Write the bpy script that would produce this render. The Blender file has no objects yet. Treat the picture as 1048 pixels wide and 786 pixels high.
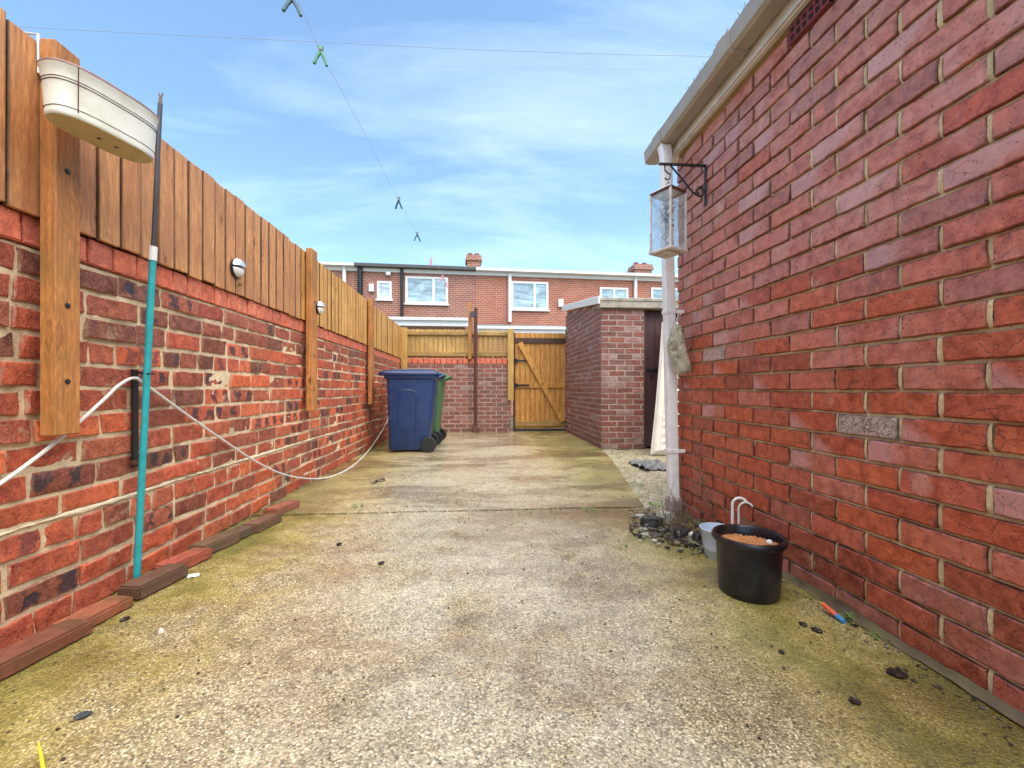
import bpy, bmesh, math, random
from mathutils import Vector, Matrix, noise as mnoise
R = math.radians
S = bpy.context.scene
COL = S.collection
random.seed(7)

# ------------------------------------------------------------------ camera
H = 0.82
F = 430.0
TH = R(4.52)
CO, SI = math.cos(TH), math.sin(TH)
def ray(px, py):
    u = (px - 524.0) / F; v = (398.0 - py) / F
    return Vector((u*CO + SI, CO - SI*u, v))
def at(px, py, zc):
    return Vector((0, 0, H)) + ray(px, py)*zc
def onX(px, py, X):
    d = ray(px, py); return Vector((0, 0, H)) + d*(X/d.x)
def onY(px, py, Y):
    d = ray(px, py); return Vector((0, 0, H)) + d*(Y/d.y)
def onZ(px, py, Z=0.0):
    d = ray(px, py); return Vector((0, 0, H)) + d*((Z-H)/d.z)

cam_d = bpy.data.cameras.new('camera')
cam = bpy.data.objects.new('camera', cam_d); COL.objects.link(cam)
cam.location = (0, 0, H); cam.rotation_euler = (R(90), 0, -TH)
cam_d.sensor_width = 36; cam_d.lens = 36*F/1048.0
cam_d.shift_y = 5/1048.0
cam_d.clip_start = 0.02; cam_d.clip_end = 3000
S.camera = cam

# ------------------------------------------------------------------ node helpers
class NT:
    def __init__(s, name):
        s.m = bpy.data.materials.new(name); s.m.use_nodes = True
        s.t = s.m.node_tree; s.t.nodes.clear()
        s.out = s.t.nodes.new('ShaderNodeOutputMaterial')
        s.b = s.t.nodes.new('ShaderNodeBsdfPrincipled')
        s.t.links.new(s.b.outputs[0], s.out.inputs[0])
    def n(s, typ, **k):
        nd = s.t.nodes.new(typ)
        for a, v in k.items(): setattr(nd, a, v)
        return nd
    def put(s, sock, v):
        if hasattr(v, 'is_output'): s.t.links.new(v, sock)
        else:
            if hasattr(sock.default_value, '__len__') and not hasattr(v, '__len__'):
                v = (v, v, v, 1)[:len(sock.default_value)]
            if hasattr(v, '__len__') and len(v) == 3 and len(sock.default_value) == 4: v = tuple(v) + (1,)
            sock.default_value = v
    def coord(s, kind='Object'):
        return s.n('ShaderNodeTexCoord').outputs[kind]
    def pos(s): return s.n('ShaderNodeNewGeometry').outputs['Position']
    def map(s, v, scale=(1, 1, 1), loc=(0, 0, 0), rot=(0, 0, 0)):
        m = s.n('ShaderNodeMapping'); s.put(m.inputs['Vector'], v)
        m.inputs['Scale'].default_value = scale; m.inputs['Location'].default_value = loc; m.inputs['Rotation'].default_value = rot
        return m.outputs[0]
    def noise(s, v, scale=5, detail=4, rough=.55, dist=0, out='Fac'):
        nd = s.n('ShaderNodeTexNoise'); s.put(nd.inputs['Vector'], v)
        nd.inputs['Scale'].default_value = scale; nd.inputs['Detail'].default_value = detail
        nd.inputs['Roughness'].default_value = rough; nd.inputs['Distortion'].default_value = dist
        return nd.outputs[out]
    def vor(s, v, scale=10, feature='F1', out='Distance', rnd=1.0):
        nd = s.n('ShaderNodeTexVoronoi'); nd.feature = feature; s.put(nd.inputs['Vector'], v)
        nd.inputs['Scale'].default_value = scale; nd.inputs['Randomness'].default_value = rnd
        return nd.outputs[out]
    def ramp(s, v, stops, interp='LINEAR'):
        nd = s.n('ShaderNodeValToRGB'); s.put(nd.inputs[0], v); cr = nd.color_ramp; cr.interpolation = interp
        while len(cr.elements) < len(stops): cr.elements.new(0.5)
        for e, (p, c) in zip(cr.elements, stops):
            e.position = p
            e.color = (c, c, c, 1) if not hasattr(c, '__len__') else tuple(c)[:3] + (1,)
        return nd.outputs[0]
    def step(s, v, a, b):
        nd = s.n('ShaderNodeMapRange'); nd.clamp = True; s.put(nd.inputs[0], v)
        nd.inputs[1].default_value = a; nd.inputs[2].default_value = b
        nd.inputs[3].default_value = 0.0; nd.inputs[4].default_value = 1.0
        return nd.outputs[0]
    def mix(s, f, a, b, bt='MIX'):
        nd = s.n('ShaderNodeMix', data_type='RGBA', blend_type=bt)
        s.put(nd.inputs[0], f); s.put(nd.inputs[6], a); s.put(nd.inputs[7], b); return nd.outputs[2]
    def math(s, op, a, b=0.0, c=None):
        nd = s.n('ShaderNodeMath', operation=op); s.put(nd.inputs[0], a); s.put(nd.inputs[1], b)
        if c is not None: s.put(nd.inputs[2], c)
        return nd.outputs[0]
    def sep(s, v):
        nd = s.n('ShaderNodeSeparateXYZ'); s.put(nd.inputs[0], v); return nd.outputs
    def attr(s, name, out='Color'):
        nd = s.n('ShaderNodeAttribute', attribute_name=name); return nd.outputs[out]
    def bump(s, h, strength=.5, dist=.01, normal=None):
        nd = s.n('ShaderNodeBump'); s.put(nd.inputs['Height'], h)
        nd.inputs['Strength'].default_value = strength; nd.inputs['Distance'].default_value = dist
        if normal is not None: s.put(nd.inputs['Normal'], normal)
        return nd.outputs[0]
    def fin(s, col=None, rough=None, nrm=None, **k):
        if col is not None: s.put(s.b.inputs['Base Color'], col)
        if rough is not None: s.put(s.b.inputs['Roughness'], rough)
        if nrm is not None: s.put(s.b.inputs['Normal'], nrm)
        for a, v in k.items(): s.put(s.b.inputs[a.replace('_', ' ')], v)
        return s.m

def srgb(r, g, b):
    f = lambda c: (c/255/12.92) if c/255 <= .04045 else ((c/255+.055)/1.055)**2.4
    return (f(r), f(g), f(b))
def mul(c, k): return tuple(min(1, x*k) for x in c)

def plain(name, c, rough=.5, var=.25, scale=12, bump=.15, bscale=60, dirt=None, dirt_amt=.5, dscale=6, **k):
    s = NT(name); v = s.coord()
    n1 = s.noise(v, scale, 5, .6)
    col = s.mix(s.step(n1, .3, .7), mul(c, 1-var), mul(c, 1+var*.6))
    if dirt is not None:
        col = s.mix(s.math('MULTIPLY', s.step(s.noise(v, dscale, 6, .65), .45, .7), dirt_amt), col, dirt)
    h = s.noise(v, bscale, 4, .6)
    rg = s.math('ADD', s.math('MULTIPLY', n1, .2), rough-.1)
    return s.fin(col, rg, s.bump(h, bump, .004), **k)

# ------------------------------------------------------------------ mesh builder
class MB:
    def __init__(s): s.v = []; s.f = []; s.tone = []; s.loc = []; s.cur = (.5, .5, 0, 1)
    def add(s, vs, fs, tone=None, locs=None):
        o = len(s.v); s.v += [tuple(x) for x in vs]
        s.f += [tuple(i+o for i in f) for f in fs]
        t = tone or s.cur
        s.tone += [t]*len(vs); s.loc += locs if locs else [(0, 0, 0)]*len(vs)
        return s
    def box(s, x0, x1, y0, y1, z0, z1, mat=None, tone=None, edge=None):
        vs = [Vector((x, y, z)) for x in (x0, x1) for y in (y0, y1) for z in (z0, z1)]
        if mat is not None: vs = [mat @ p for p in vs]
        lc = None
        if edge: lc = [((i >> 1) & 1 if edge == 'y' else (i >> 2) & 1, 0.0, 1.0) for i in range(8)]
        return s.add(vs, [(0, 1, 3, 2), (4, 6, 7, 5), (0, 4, 5, 1), (2, 3, 7, 6), (0, 2, 6, 4), (1, 5, 7, 3)], tone, lc)
    def bar(s, a, b, w, d, up=(0, 0, 1), tone=None):
        a, b = Vector(a), Vector(b); z = (b-a).normalized(); u = Vector(up)
        if abs(z.dot(u)) > .98: u = Vector((0, 1, 0))
        x = z.cross(u).normalized(); y = x.cross(z)
        vs = [p + x*i*w/2 + y*j*d/2 for p in (a, b) for i, j in ((-1, -1), (1, -1), (1, 1), (-1, 1))]
        return s.add(vs, [(3, 2, 1, 0), (4, 5, 6, 7), (0, 1, 5, 4), (1, 2, 6, 5), (2, 3, 7, 6), (3, 0, 4, 7)], tone)
    def tube(s, pts, r, n=8, cap=True, tone=None):
        pts = [Vector(p) for p in pts]; rs = r if hasattr(r, '__len__') else [r]*len(pts)
        vs = []; prev = None
        for i, p in enumerate(pts):
            t = (pts[min(i+1, len(pts)-1)] - pts[max(i-1, 0)])
            if t.length < 1e-9: t = Vector((0, 0, 1))
            t.normalize()
            if prev is None:
                a = Vector((0, 0, 1)) if abs(t.z) < .9 else Vector((1, 0, 0))
                x = t.cross(a).normalized()
            else:
                x = (prev - t*prev.dot(t)).normalized()
            prev = x; y = t.cross(x)
            for k in range(n):
                an = 2*math.pi*k/n
                vs.append(p + (x*math.cos(an) + y*math.sin(an))*rs[i])
        fs = []
        for i in range(len(pts)-1):
            for k in range(n):
                fs.append((i*n+k, i*n+(k+1) % n, (i+1)*n+(k+1) % n, (i+1)*n+k))
        if cap:
            fs.append(tuple(range(n-1, -1, -1))); m = (len(pts)-1)*n; fs.append(tuple(m+k for k in range(n)))
        return s.add(vs, fs, tone)
    def lathe(s, prof, c=(0, 0, 0), n=32, axis='Z', cap0=True, cap1=False, mat=None):
        vs = []
        for (r, z) in prof:
            for k in range(n):
                a = 2*math.pi*k/n
                p = Vector((r*math.cos(a), r*math.sin(a), z))
                if axis == 'X': p = Vector((z, p.x, p.y))
                if axis == 'Y': p = Vector((p.x, z, -p.y))
                if mat is not None: p = mat @ p
                vs.append(p + Vector(c))
        fs = []
        for i in range(len(prof)-1):
            for k in range(n):
                fs.append((i*n+k, i*n+(k+1) % n, (i+1)*n+(k+1) % n, (i+1)*n+k))
        if cap0: fs.append(tuple(range(n-1, -1, -1)))
        if cap1: m = (len(prof)-1)*n; fs.append(tuple(m+k for k in range(n)))
        return s.add(vs, fs)
    def prism(s, poly, z0, z1, mat=None, tone=None):
        n = len(poly)
        vs = [Vector((x, y, z0)) for x, y in poly] + [Vector((x, y, z1)) for x, y in poly]
        if mat is not None: vs = [mat @ p for p in vs]
        fs = [tuple(range(n-1, -1, -1)), tuple(range(n, 2*n))] + [(i, (i+1) % n, n+(i+1) % n, n+i) for i in range(n)]
        return s.add(vs, fs, tone)
    def loft(s, rings, cap0=True, cap1=True, tone=None):
        n = len(rings[0]); vs = [p for r in rings for p in r]; fs = []
        for i in range(len(rings)-1):
            for k in range(n):
                fs.append((i*n+k, i*n+(k+1) % n, (i+1)*n+(k+1) % n, (i+1)*n+k))
        if cap0: fs.append(tuple(range(n-1, -1, -1)))
        if cap1: m = (len(rings)-1)*n; fs.append(tuple(m+k for k in range(n)))
        return s.add(vs, fs, tone)
    def grid(s, fn, nu, nv, tone=None):
        vs = [fn(i/nu, j/nv) for j in range(nv+1) for i in range(nu+1)]
        fs = [(j*(nu+1)+i, j*(nu+1)+i+1, (j+1)*(nu+1)+i+1, (j+1)*(nu+1)+i) for j in range(nv) for i in range(nu)]
        return s.add(vs, fs, tone)
    def build(s, name, mat, parent=None, loc=None, bevel=0, smooth=False, fixn=True, seg=1, worn=0):
        base = Vector((0, 0, 0))
        if parent is not None: base = Vector(parent.get('_b', (0, 0, 0))) if '_b' in parent else Vector((0, 0, 0))
        elif loc is not None: base = Vector(loc)
        me = bpy.data.meshes.new(name)
        me.from_pydata([(x-base.x, y-base.y, z-base.z) for x, y, z in s.v], [], s.f)
        if any(t != (.5, .5, 0, 1) for t in s.tone):
            a = me.attributes.new('tone', 'FLOAT_COLOR', 'POINT'); a.data.foreach_set('color', [c for t in s.tone for c in t])
        if any(l != (0, 0, 0) for l in s.loc):
            a = me.attributes.new('loc', 'FLOAT_VECTOR', 'POINT'); a.data.foreach_set('vector', [c for t in s.loc for c in t])
        if bevel or fixn:
            bm = bmesh.new(); bm.from_mesh(me)
            if fixn: bmesh.ops.recalc_face_normals(bm, faces=bm.faces)
            if bevel:
                es = [e for e in bm.edges if len(e.link_faces) == 2 and e.calc_face_angle(0) > R(25)]
                bmesh.ops.bevel(bm, geom=es, offset=bevel, segments=seg, affect='EDGES', clamp_overlap=True)
            if worn:
                bmesh.ops.subdivide_edges(bm, edges=bm.edges, cuts=3, use_grid_fill=True); bm.normal_update(); sd_ = random.random()*99
                for q in bm.verts:
                    q.co += q.normal*worn*(nz(q.co.x*14+sd_, q.co.y*14, q.co.z*14) + .8*min(0, nz(q.co.x*38, q.co.y*38+sd_, q.co.z*38)))
            bm.to_mesh(me); bm.free()
        if smooth:
            me.polygons.foreach_set('use_smooth', [True]*len(me.polygons))
            if smooth != 'all': 
                try: me.set_sharp_from_angle(angle=R(smooth if smooth is not True else 40))
                except Exception: pass
        me.materials.append(mat)
        o = bpy.data.objects.new(name, me); COL.objects.link(o)
        if parent is not None:
            o.parent = parent
            o['_b'] = tuple(base)
        elif loc is not None: o.location = loc
        return o

def tag(o, label, cat, group=None, kind=None):
    o['label'] = label; o['category'] = cat
    if group: o['group'] = group
    if kind: o['kind'] = kind
    return o
def thing(name, label, cat, base=(0, 0, 0), group=None):
    o = bpy.data.objects.new(name, None); COL.objects.link(o)
    o.empty_display_size = .1; o.location = base; o['_b'] = tuple(base)
    return tag(o, label, cat, group)
def struct(o): o['kind'] = 'structure'; return o
def stuff(o, label, cat):
    o['kind'] = 'stuff'; o['label'] = label; o['category'] = cat; return o
def nz(x, y=0.0, z=0.0): return mnoise.noise(Vector((x, y, z)))

# ------------------------------------------------------------------ materials
def brick_material(name, pal, mortar_smear=None, burnt=True, kiss=False, bloom_glare=None, rough=.6, fine=.35, pock=True):
    s = NT(name); v = s.coord()
    tone = s.attr('tone'); tr = s.n('ShaderNodeSeparateColor'); s.put(tr.inputs[0], tone)
    r, g, b = tr.outputs
    uvw = s.sep(s.attr('loc', 'Vector')); u, w = uvw[0], uvw[1]
    n = len(pal)
    col = s.ramp(r, [(i/(n-1), c) for i, c in enumerate(pal)])
    n1 = s.noise(v, 26, 6, .65, .4); n2 = s.noise(v, 150, 4, .7); n3 = s.noise(v, 7, 5, .6)
    col = s.mix(s.step(n1, .35, .68), s.mix(.5, col, (.03, .012, .012)), s.mix(.2, col, (.7, .34, .2)))
    col = s.mix(s.math('MULTIPLY', s.step(n2, .54, .68), .35 if kiss else .6), col, s.mix(.5, col, (.75, .55, .45)))
    col = s.mix(s.math('MULTIPLY', s.step(n2, .46, .33), .4 if kiss else .75), col, s.mix(.6, col, (.02, .012, .015)))
    if burnt:
        # kiln marks: two dark patches on flagged bricks
        fu = s.math('ABSOLUTE', s.math('SUBTRACT', s.math('FRACT', s.math('ADD', s.math('MULTIPLY', u, s.math('ADD', 1.0, s.step(b, .5, .55))), s.math('MULTIPLY', s.math('SUBTRACT', g, .5), .5))), .5))
        fv = s.math('ABSOLUTE', s.math('SUBTRACT', w, .5))
        wob = s.math('ADD', s.math('MULTIPLY', s.math('SUBTRACT', n1, .5), 1.1), s.math('MULTIPLY', s.math('SUBTRACT', n3, .5), .9))
        m = s.math('MULTIPLY', s.step(s.math('ADD', fu, wob), .27, .17), s.step(s.math('ADD', fv, wob), .42, .3))
        m = s.math('MULTIPLY', m, s.step(b, .35, .5))
        col = s.mix(s.math('MULTIPLY', m, s.math('ADD', .45, s.math('MULTIPLY', n3, .7))), col, s.mix(s.step(n2, .35, .7), (.012, .012, .02), (.05, .048, .07)))
    if burnt:
        col = s.mix(s.math('MULTIPLY', s.step(s.noise(v, 2.1, 7, .7, .4), .50, .68), .55), col, s.mix(.65, col, (.035, .022, .022)))
    if kiss:
        d = s.math('ADD', s.math('MULTIPLY', u, 1.6), s.math('MULTIPLY', w, s.math('MULTIPLY', s.math('SUBTRACT', g, .4), 2.0)))
        d = s.math('ADD', d, s.math('MULTIPLY', s.math('SUBTRACT', n1, .5), .3))
        m = s.math('MULTIPLY', s.step(d, .6, 1.1), s.step(b, .35, .45))
        m = s.math('MULTIPLY', m, s.step(b, .75, .65))
        col = s.mix(s.math('MULTIPLY', m, .42), col, (.62, .40, .40))
        # crazed pale bricks
        ck = s.vor(s.mix(.06, v, s.noise(v, 20, 3, .5, 0, 'Color')), 55, 'DISTANCE_TO_EDGE')
        pale = s.mix(s.step(ck, .0, .09), (.07, .045, .04), s.mix(s.step(n1, .35, .65), (.40, .26, .22), (.55, .42, .36)))
        col = s.mix(s.step(b, .85, .9), col, pale)
    if kiss:
        wv = s.mix(.05, v, s.noise(v, 9, 4, .6, 0, 'Color'))
        ck2 = s.step(s.vor(wv, 9, 'DISTANCE_TO_EDGE'), .011, .003)
        ck2 = s.math('MULTIPLY', ck2, s.step(s.noise(v, 4.5, 3, .5, 0), .52, .58))
        col = s.mix(s.math('MULTIPLY', ck2, .75), col, (.03, .015, .012))
    if bloom_glare is not None:
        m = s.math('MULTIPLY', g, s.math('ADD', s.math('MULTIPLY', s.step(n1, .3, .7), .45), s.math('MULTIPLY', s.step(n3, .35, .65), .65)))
        col = s.mix(s.math('MULTIPLY', m, .72), col, bloom_glare)
    if kiss:
        e = s.math('MINIMUM', s.math('MINIMUM', u, s.math('SUBTRACT', 1.0, u)), s.math('MULTIPLY', s.math('MINIMUM', w, s.math('SUBTRACT', 1.0, w)), .34))
        e = s.math('ADD', e, s.math('MULTIPLY', s.math('SUBTRACT', n1, .5), .05))
        col = s.mix(s.math('MULTIPLY', s.step(e, .034, .004), .8), col, s.mix(.75, col, (.03, .018, .016)))  # dark arrises: joint shadow lines painted into the brick colour
    if mortar_smear is not None:
        e = s.math('MINIMUM', s.math('MINIMUM', u, s.math('SUBTRACT', 1.0, u)), s.math('MULTIPLY', s.math('MINIMUM', w, s.math('SUBTRACT', 1.0, w)), .4))
        e = s.math('ADD', e, s.math('MULTIPLY', s.math('SUBTRACT', n1, .5), .11))
        col = s.mix(s.math('MULTIPLY', s.step(e, .02, -.02), .85), col, mortar_smear)
    if pock:
        n5 = s.noise(v, 5.5, 7, .72, .3)
        col = s.mix(s.math('MULTIPLY', s.step(n5, .60, .67), .5 if burnt else .28), col, mortar_smear or (.62, .42, .36))
        col = s.mix(s.math('MULTIPLY', s.step(n5, .40, .33), .55), col, s.mix(.6, col, (.03, .018, .018)))
    hgt = s.math('ADD', s.math('MULTIPLY', n1, .7), s.math('MULTIPLY', n2, .35))
    if pock:
        pk = s.vor(v, 60); hgt = s.math('SUBTRACT', hgt, s.math('MULTIPLY', s.step(pk, .22, .1), .5))
        col = s.mix(s.math('MULTIPLY', s.step(pk, .2, .1), .55), col, (.03, .015, .012))
    rg = s.math('ADD', s.math('MULTIPLY', n1, .35), rough-.18)
    return s.fin(col, rg, s.bump(hgt, fine, .006))

PAL_L = [srgb(96, 44, 36), srgb(132, 52, 38), srgb(172, 66, 38), srgb(152, 58, 40), srgb(194, 84, 46), srgb(178, 84, 58), srgb(128, 60, 48), srgb(208, 98, 54)]
PAL_R = [srgb(142, 56, 42), srgb(156, 58, 38), srgb(170, 64, 38), srgb(184, 76, 42), srgb(166, 68, 50), srgb(188, 84, 52), srgb(174, 62, 34)]
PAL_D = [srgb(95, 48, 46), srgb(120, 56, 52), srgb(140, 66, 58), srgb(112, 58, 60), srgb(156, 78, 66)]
WARM = lambda P, a=1.3, b=1.35, c=.9: [(x*a, y*b, z*c) for x, y, z in P]
PAL_S = [srgb(178, 86, 72), srgb(196, 100, 80), srgb(186, 82, 58), srgb(204, 112, 92)]
PAL_L = WARM(PAL_L, 1.7, 1.62, 1.1); PAL_R = WARM(PAL_R, 1.4, 1.4, 1.0); PAL_S = WARM(PAL_S, 1.6, 1.6, 1.25)
M_brL = brick_material('weathered_red_brick', PAL_L, mortar_smear=(.55, .44, .30), rough=.6, fine=.8)
M_brR = brick_material('smooth_red_brick', PAL_R, burnt=False, kiss=True, bloom_glare=(.68, .38, .33), rough=.4, fine=.45, pock=True)
M_brB = brick_material('dark_red_brick', PAL_D, burnt=False, bloom_glare=(.5, .42, .4), mortar_smear=(.36, .28, .22), rough=.65, fine=.3, pock=False)
M_sold = brick_material('pink_coping_brick', PAL_S, burnt=False, rough=.75, fine=.3, pock=False)

def mortar_material(name, a, b, c):
    s = NT(name); v = s.coord()
    n1 = s.noise(v, 18, 6, .65); n2 = s.noise(v, 160, 4, .7); n3 = s.noise(v, 3.5, 4, .6)
    col = s.mix(s.step(n1, .3, .7), a, b)
    col = s.mix(s.math('MULTIPLY', s.step(n3, .5, .65), .55), col, c)
    col = s.mix(s.math('MULTIPLY', s.step(n2, .45, .3), .6), col, (.07, .05, .04))
    return s.fin(col, .9, s.bump(s.math('ADD', s.math('MULTIPLY', n1, .6), n2), .7, .006))
M_moL = mortar_material('cream_lime_mortar', (.66, .51, .31), (.84, .68, .45), (.26, .20, .15))
M_moR = mortar_material('buff_mortar', (.66, .49, .25), (.82, .65, .37), (.46, .34, .2))
M_moB = mortar_material('pinkish_mortar', (.38, .28, .22), (.5, .4, .33), (.34, .25, .22))
M_white_mo = mortar_material('pale_cement', (.70, .56, .38), (.82, .70, .52), (.55, .44, .3))

def wood_material(name, a, b, knot, green=None, rough=.65, axis='Z'):
    s = NT(name); v = s.coord(); tone = s.attr('tone')
    tr = s.n('ShaderNodeSeparateColor'); s.put(tr.inputs[0], tone); r, g, _ = tr.outputs
    off = s.n('ShaderNodeVectorMath', operation='ADD'); s.put(off.inputs[0], v)
    cb = s.n('ShaderNodeCombineXYZ'); s.put(cb.inputs[0], s.math('MULTIPLY', r, 7.0)); s.put(cb.inputs[1], s.math('MULTIPLY', g, 3.0)); s.put(cb.inputs[2], s.math('MULTIPLY', r, 19.0))
    s.put(off.inputs[1], cb.outputs[0]); p = off.outputs[0]
    sc = {'Z': (1, 1, .09), 'Y': (1, .09, 1), 'X': (.09, 1, 1)}[axis]
    st = s.map(p, sc)
    k = s.vor(s.map(p, {'Z': (9, 9, 3.2), 'Y': (9, 3.2, 9), 'X': (3.2, 9, 9)}[axis]), 1.0)
    warp = s.step(k, .42, .05)
    g1 = s.noise(st, 55, 5, .65, .5); g2 = s.noise(st, 190, 3, .6)
    ring = s.math('SINE', s.math('ADD', s.math('MULTIPLY', g1, 26.0), s.math('MULTIPLY', k, 46.0)))
    ringm = s.math('MULTIPLY', s.math('MULTIPLY', s.math('ADD', ring, 1.0), .5), s.math('ADD', s.math('MULTIPLY', warp, .5), .32))
    col = s.mix(r, a, b)
    col = s.mix(s.step(g1, .3, .7), s.mix(.6, col, knot), s.mix(.3, col, mul(b, 1.7)))
    col = s.mix(ringm, col, s.mix(.7, col, knot))
    col = s.mix(s.math('MULTIPLY', s.step(g2, .42, .3), .45), col, knot)
    col = s.mix(s.step(k, .11, .05), col, mul(knot, .5))
    big = s.noise(v, 2.2, 5, .6)
    col = s.mix(s.math('MULTIPLY', s.step(big, .42, .7), .35), col, mul(knot, 1.3))
    lo_ = s.sep(s.attr('loc', 'Vector'))
    ed_ = s.math('MINIMUM', lo_[0], s.math('SUBTRACT', 1.0, lo_[0]))
    col = s.mix(s.math('MULTIPLY', s.math('MULTIPLY', s.step(s.math('ADD', ed_, s.math('MULTIPLY', s.math('SUBTRACT', g1, .5), .05)), .07, .015), lo_[2]), .85), col, (.03, .017, .01))  # darkened board edges: weathering, plus gap shade painted in
    if green is not None:
        gm = s.math('MULTIPLY', s.step(s.noise(v, 3.5, 6, .7), .42, .64), .6)
        col = s.mix(gm, col, green)
    return s.fin(col, s.math('ADD', s.math('MULTIPLY', g1, .3), rough-.15), s.bump(s.math('ADD', g1, s.math('MULTIPLY', g2, .6)), .35, .003))
M_wood = wood_material('brown_fence_timber', srgb(218, 140, 86), srgb(238, 166, 104), srgb(108, 56, 32), green=srgb(168, 116, 80))
M_woodF = wood_material('golden_fence_timber', srgb(236, 160, 80), srgb(246, 180, 98), srgb(122, 72, 34))
M_post = wood_material('orange_post_timber', srgb(204, 130, 66), srgb(214, 142, 76), srgb(108, 58, 28), green=srgb(120, 96, 48))
M_woodG = wood_material('greenish_fence_timber', srgb(210, 160, 86), srgb(222, 176, 100), srgb(110, 80, 40), green=srgb(166, 134, 66))
M_gate = wood_material('honey_gate_timber', srgb(212, 144, 64), srgb(226, 162, 78), srgb(116, 66, 28))
M_rail = wood_material('weathered_rail_timber', srgb(176, 138, 76), srgb(190, 152, 90), srgb(96, 70, 34), green=srgb(120, 106, 54), axis='X')
M_dkwood = wood_material('dark_damp_timber', srgb(74, 48, 34), srgb(90, 58, 40), srgb(40, 26, 20))

def concrete_material(name, tint=0):
    s = NT(name); v = s.pos()
    wob = s.mix(.012, v, s.noise(v, 30, 2, .5, 0, 'Color'))
    d = s.vor(wob, 105 if tint else 165); c = s.n('ShaderNodeSeparateColor'); s.put(c.inputs[0], s.vor(wob, 105 if tint else 165, 'F1', 'Color'))
    d2 = s.vor(wob, 190 if tint else 340); c2 = s.n('ShaderNodeSeparateColor'); s.put(c2.inputs[0], s.vor(wob, 190 if tint else 340, 'F1', 'Color'))
    lo = s.noise(v, .9, 5, .6, .3); md = s.noise(v, 3.6, 6, .65, .5); fi = s.noise(v, 26, 5, .7)
    peb = s.ramp(c.outputs[0], [(0, (.05, .042, .03)), (.16, (.20, .165, .105)), (.35, (.48, .42, .28)), (.6, (.60, .53, .37)), (.82, (.70, .64, .49)), (1, (.82, .78, .66))])
    sm = s.ramp(c2.outputs[1], [(0, (.16, .13, .09)), (.5, (.44, .37, .23)), (1, (.62, .55, .40))])
    col = s.mix(s.step(c.outputs[1], .42, .5), peb, sm)
    col = s.mix(s.step(d, .34, .7), col, (.20, .16, .095))
    mm_ = s.noise(v, 13, 5, .7); col = s.mix(1.0, col, s.ramp(mm_, [(.3, (.48, .45, .40)), (.5, (1, 1, 1)), (.72, (1.3, 1.3, 1.3))]), 'MULTIPLY')       # cement between the stones
    # moss and algae film
    xy = s.sep(v)
    side = s.math('MAXIMUM', s.step(xy[0], -.55, -1.25), s.step(xy[0], .45, 1.0))
    mossm = s.math('ADD', s.math('MULTIPLY', md, .9), s.math('MULTIPLY', side, .40))
    mossm = s.math('ADD', mossm, s.math('MULTIPLY', s.math('SUBTRACT', lo, .5), .6))
    m1 = s.step(mossm, .52, .84)
    col = s.mix(s.math('MULTIPLY', m1, .78), col, s.mix(.62, s.mix(1.0, col, (1.0, .86, .28), 'MULTIPLY'), s.mix(fi, (.22, .19, .02), (.52, .44, .07))))
    m3 = s.math('MULTIPLY', s.step(s.math('ADD', mossm, s.math('MULTIPLY', fi, .2)), .84, .98), .55)
    col = s.mix(m3, col, (.07, .085, .02))
    cen_glare = s.math('MULTIPLY', s.step(s.math('ABSOLUTE', s.math('SUBTRACT', xy[0], .05)), 1.0, .25), s.step(md, .30, .55))
    col = s.mix(s.math('MULTIPLY', cen_glare, .42), col, s.mix(s.step(c.outputs[0], .1, .8), (.34, .33, .29), (.80, .79, .73)))  # pale grey centre painted in for sky glare on the wet slab
    pit = s.math('MULTIPLY', s.step(c.outputs[2], .80, .9), s.step(fi, .40, .55))
    col = s.mix(s.math('MULTIPLY', pit, .7), col, (.045, .04, .03))
    # brown wet stains
    st = s.step(s.noise(s.map(v, (1, 2.4, 1), (3, 1, 0)), 1.1, 5, .6, .4), .52, .72)
    stj = s.math('MULTIPLY', s.step(s.math('ABSOLUTE', s.math('SUBTRACT', xy[1], 2.72)), .35, .0), s.step(s.math('ADD', xy[0], s.math('MULTIPLY', md, .8)), .1, .9))
    st = s.math('MAXIMUM', s.math('MULTIPLY', st, .75), s.math('MULTIPLY', stj, .85))
    col = s.mix(st, col, s.mix(.5, s.mix(1.0, col, (.62, .42, .2), 'MULTIPLY'), (.16, .095, .03)))
    if tint: col = s.mix(.16, col, s.mix(s.step(md, .35, .65), (.34, .31, .25), (.70, .67, .60)))
    speck = s.step(s.vor(v, 13), .055, .03)
    col = s.mix(s.math('MULTIPLY', speck, .8), col, (.03, .028, .022))
    col = s.mix(1.0, col, (1.18, 1.15, 1.02), 'MULTIPLY')
    rg = s.math('SUBTRACT', s.math('ADD', .33, s.math('MULTIPLY', fi, .2)), s.math('MULTIPLY', s.step(lo, .4, .65), .14))
    rg = s.math('SUBTRACT', rg, s.math('MULTIPLY', st, .16))
    wet = s.step(s.noise(s.map(v, (.7, 1.5, 1), (1.7, 2.2, 0)), 1.25, 6, .62, .6), .47, .6)
    col = s.mix(s.math('MULTIPLY', wet, .6 if tint else .42), col, s.mix(1.0, col, (.52, .47, .38), 'MULTIPLY'))
    rg = s.math('SUBTRACT', rg, s.math('MULTIPLY', wet, .24))
    if tint:
        col = s.mix(1.0, col, (.95, .95, .93), 'MULTIPLY')
        e_ = s.math('MAXIMUM', s.step(xy[0], -.95, -1.4), s.step(xy[0], .75, 1.5))
        e_ = s.math('MAXIMUM', e_, s.step(xy[1], 6.6, 7.9))
        e_ = s.math('MULTIPLY', e_, s.step(md, .35, .6))
        col = s.mix(s.math('MULTIPLY', e_, .75), col, s.mix(.5, s.mix(1.0, col, (.62, .50, .22), 'MULTIPLY'), (.17, .13, .045)))
    h = s.math('SUBTRACT', 0.0, s.math('ADD', d, s.math('MULTIPLY', d2, .5)))
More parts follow.
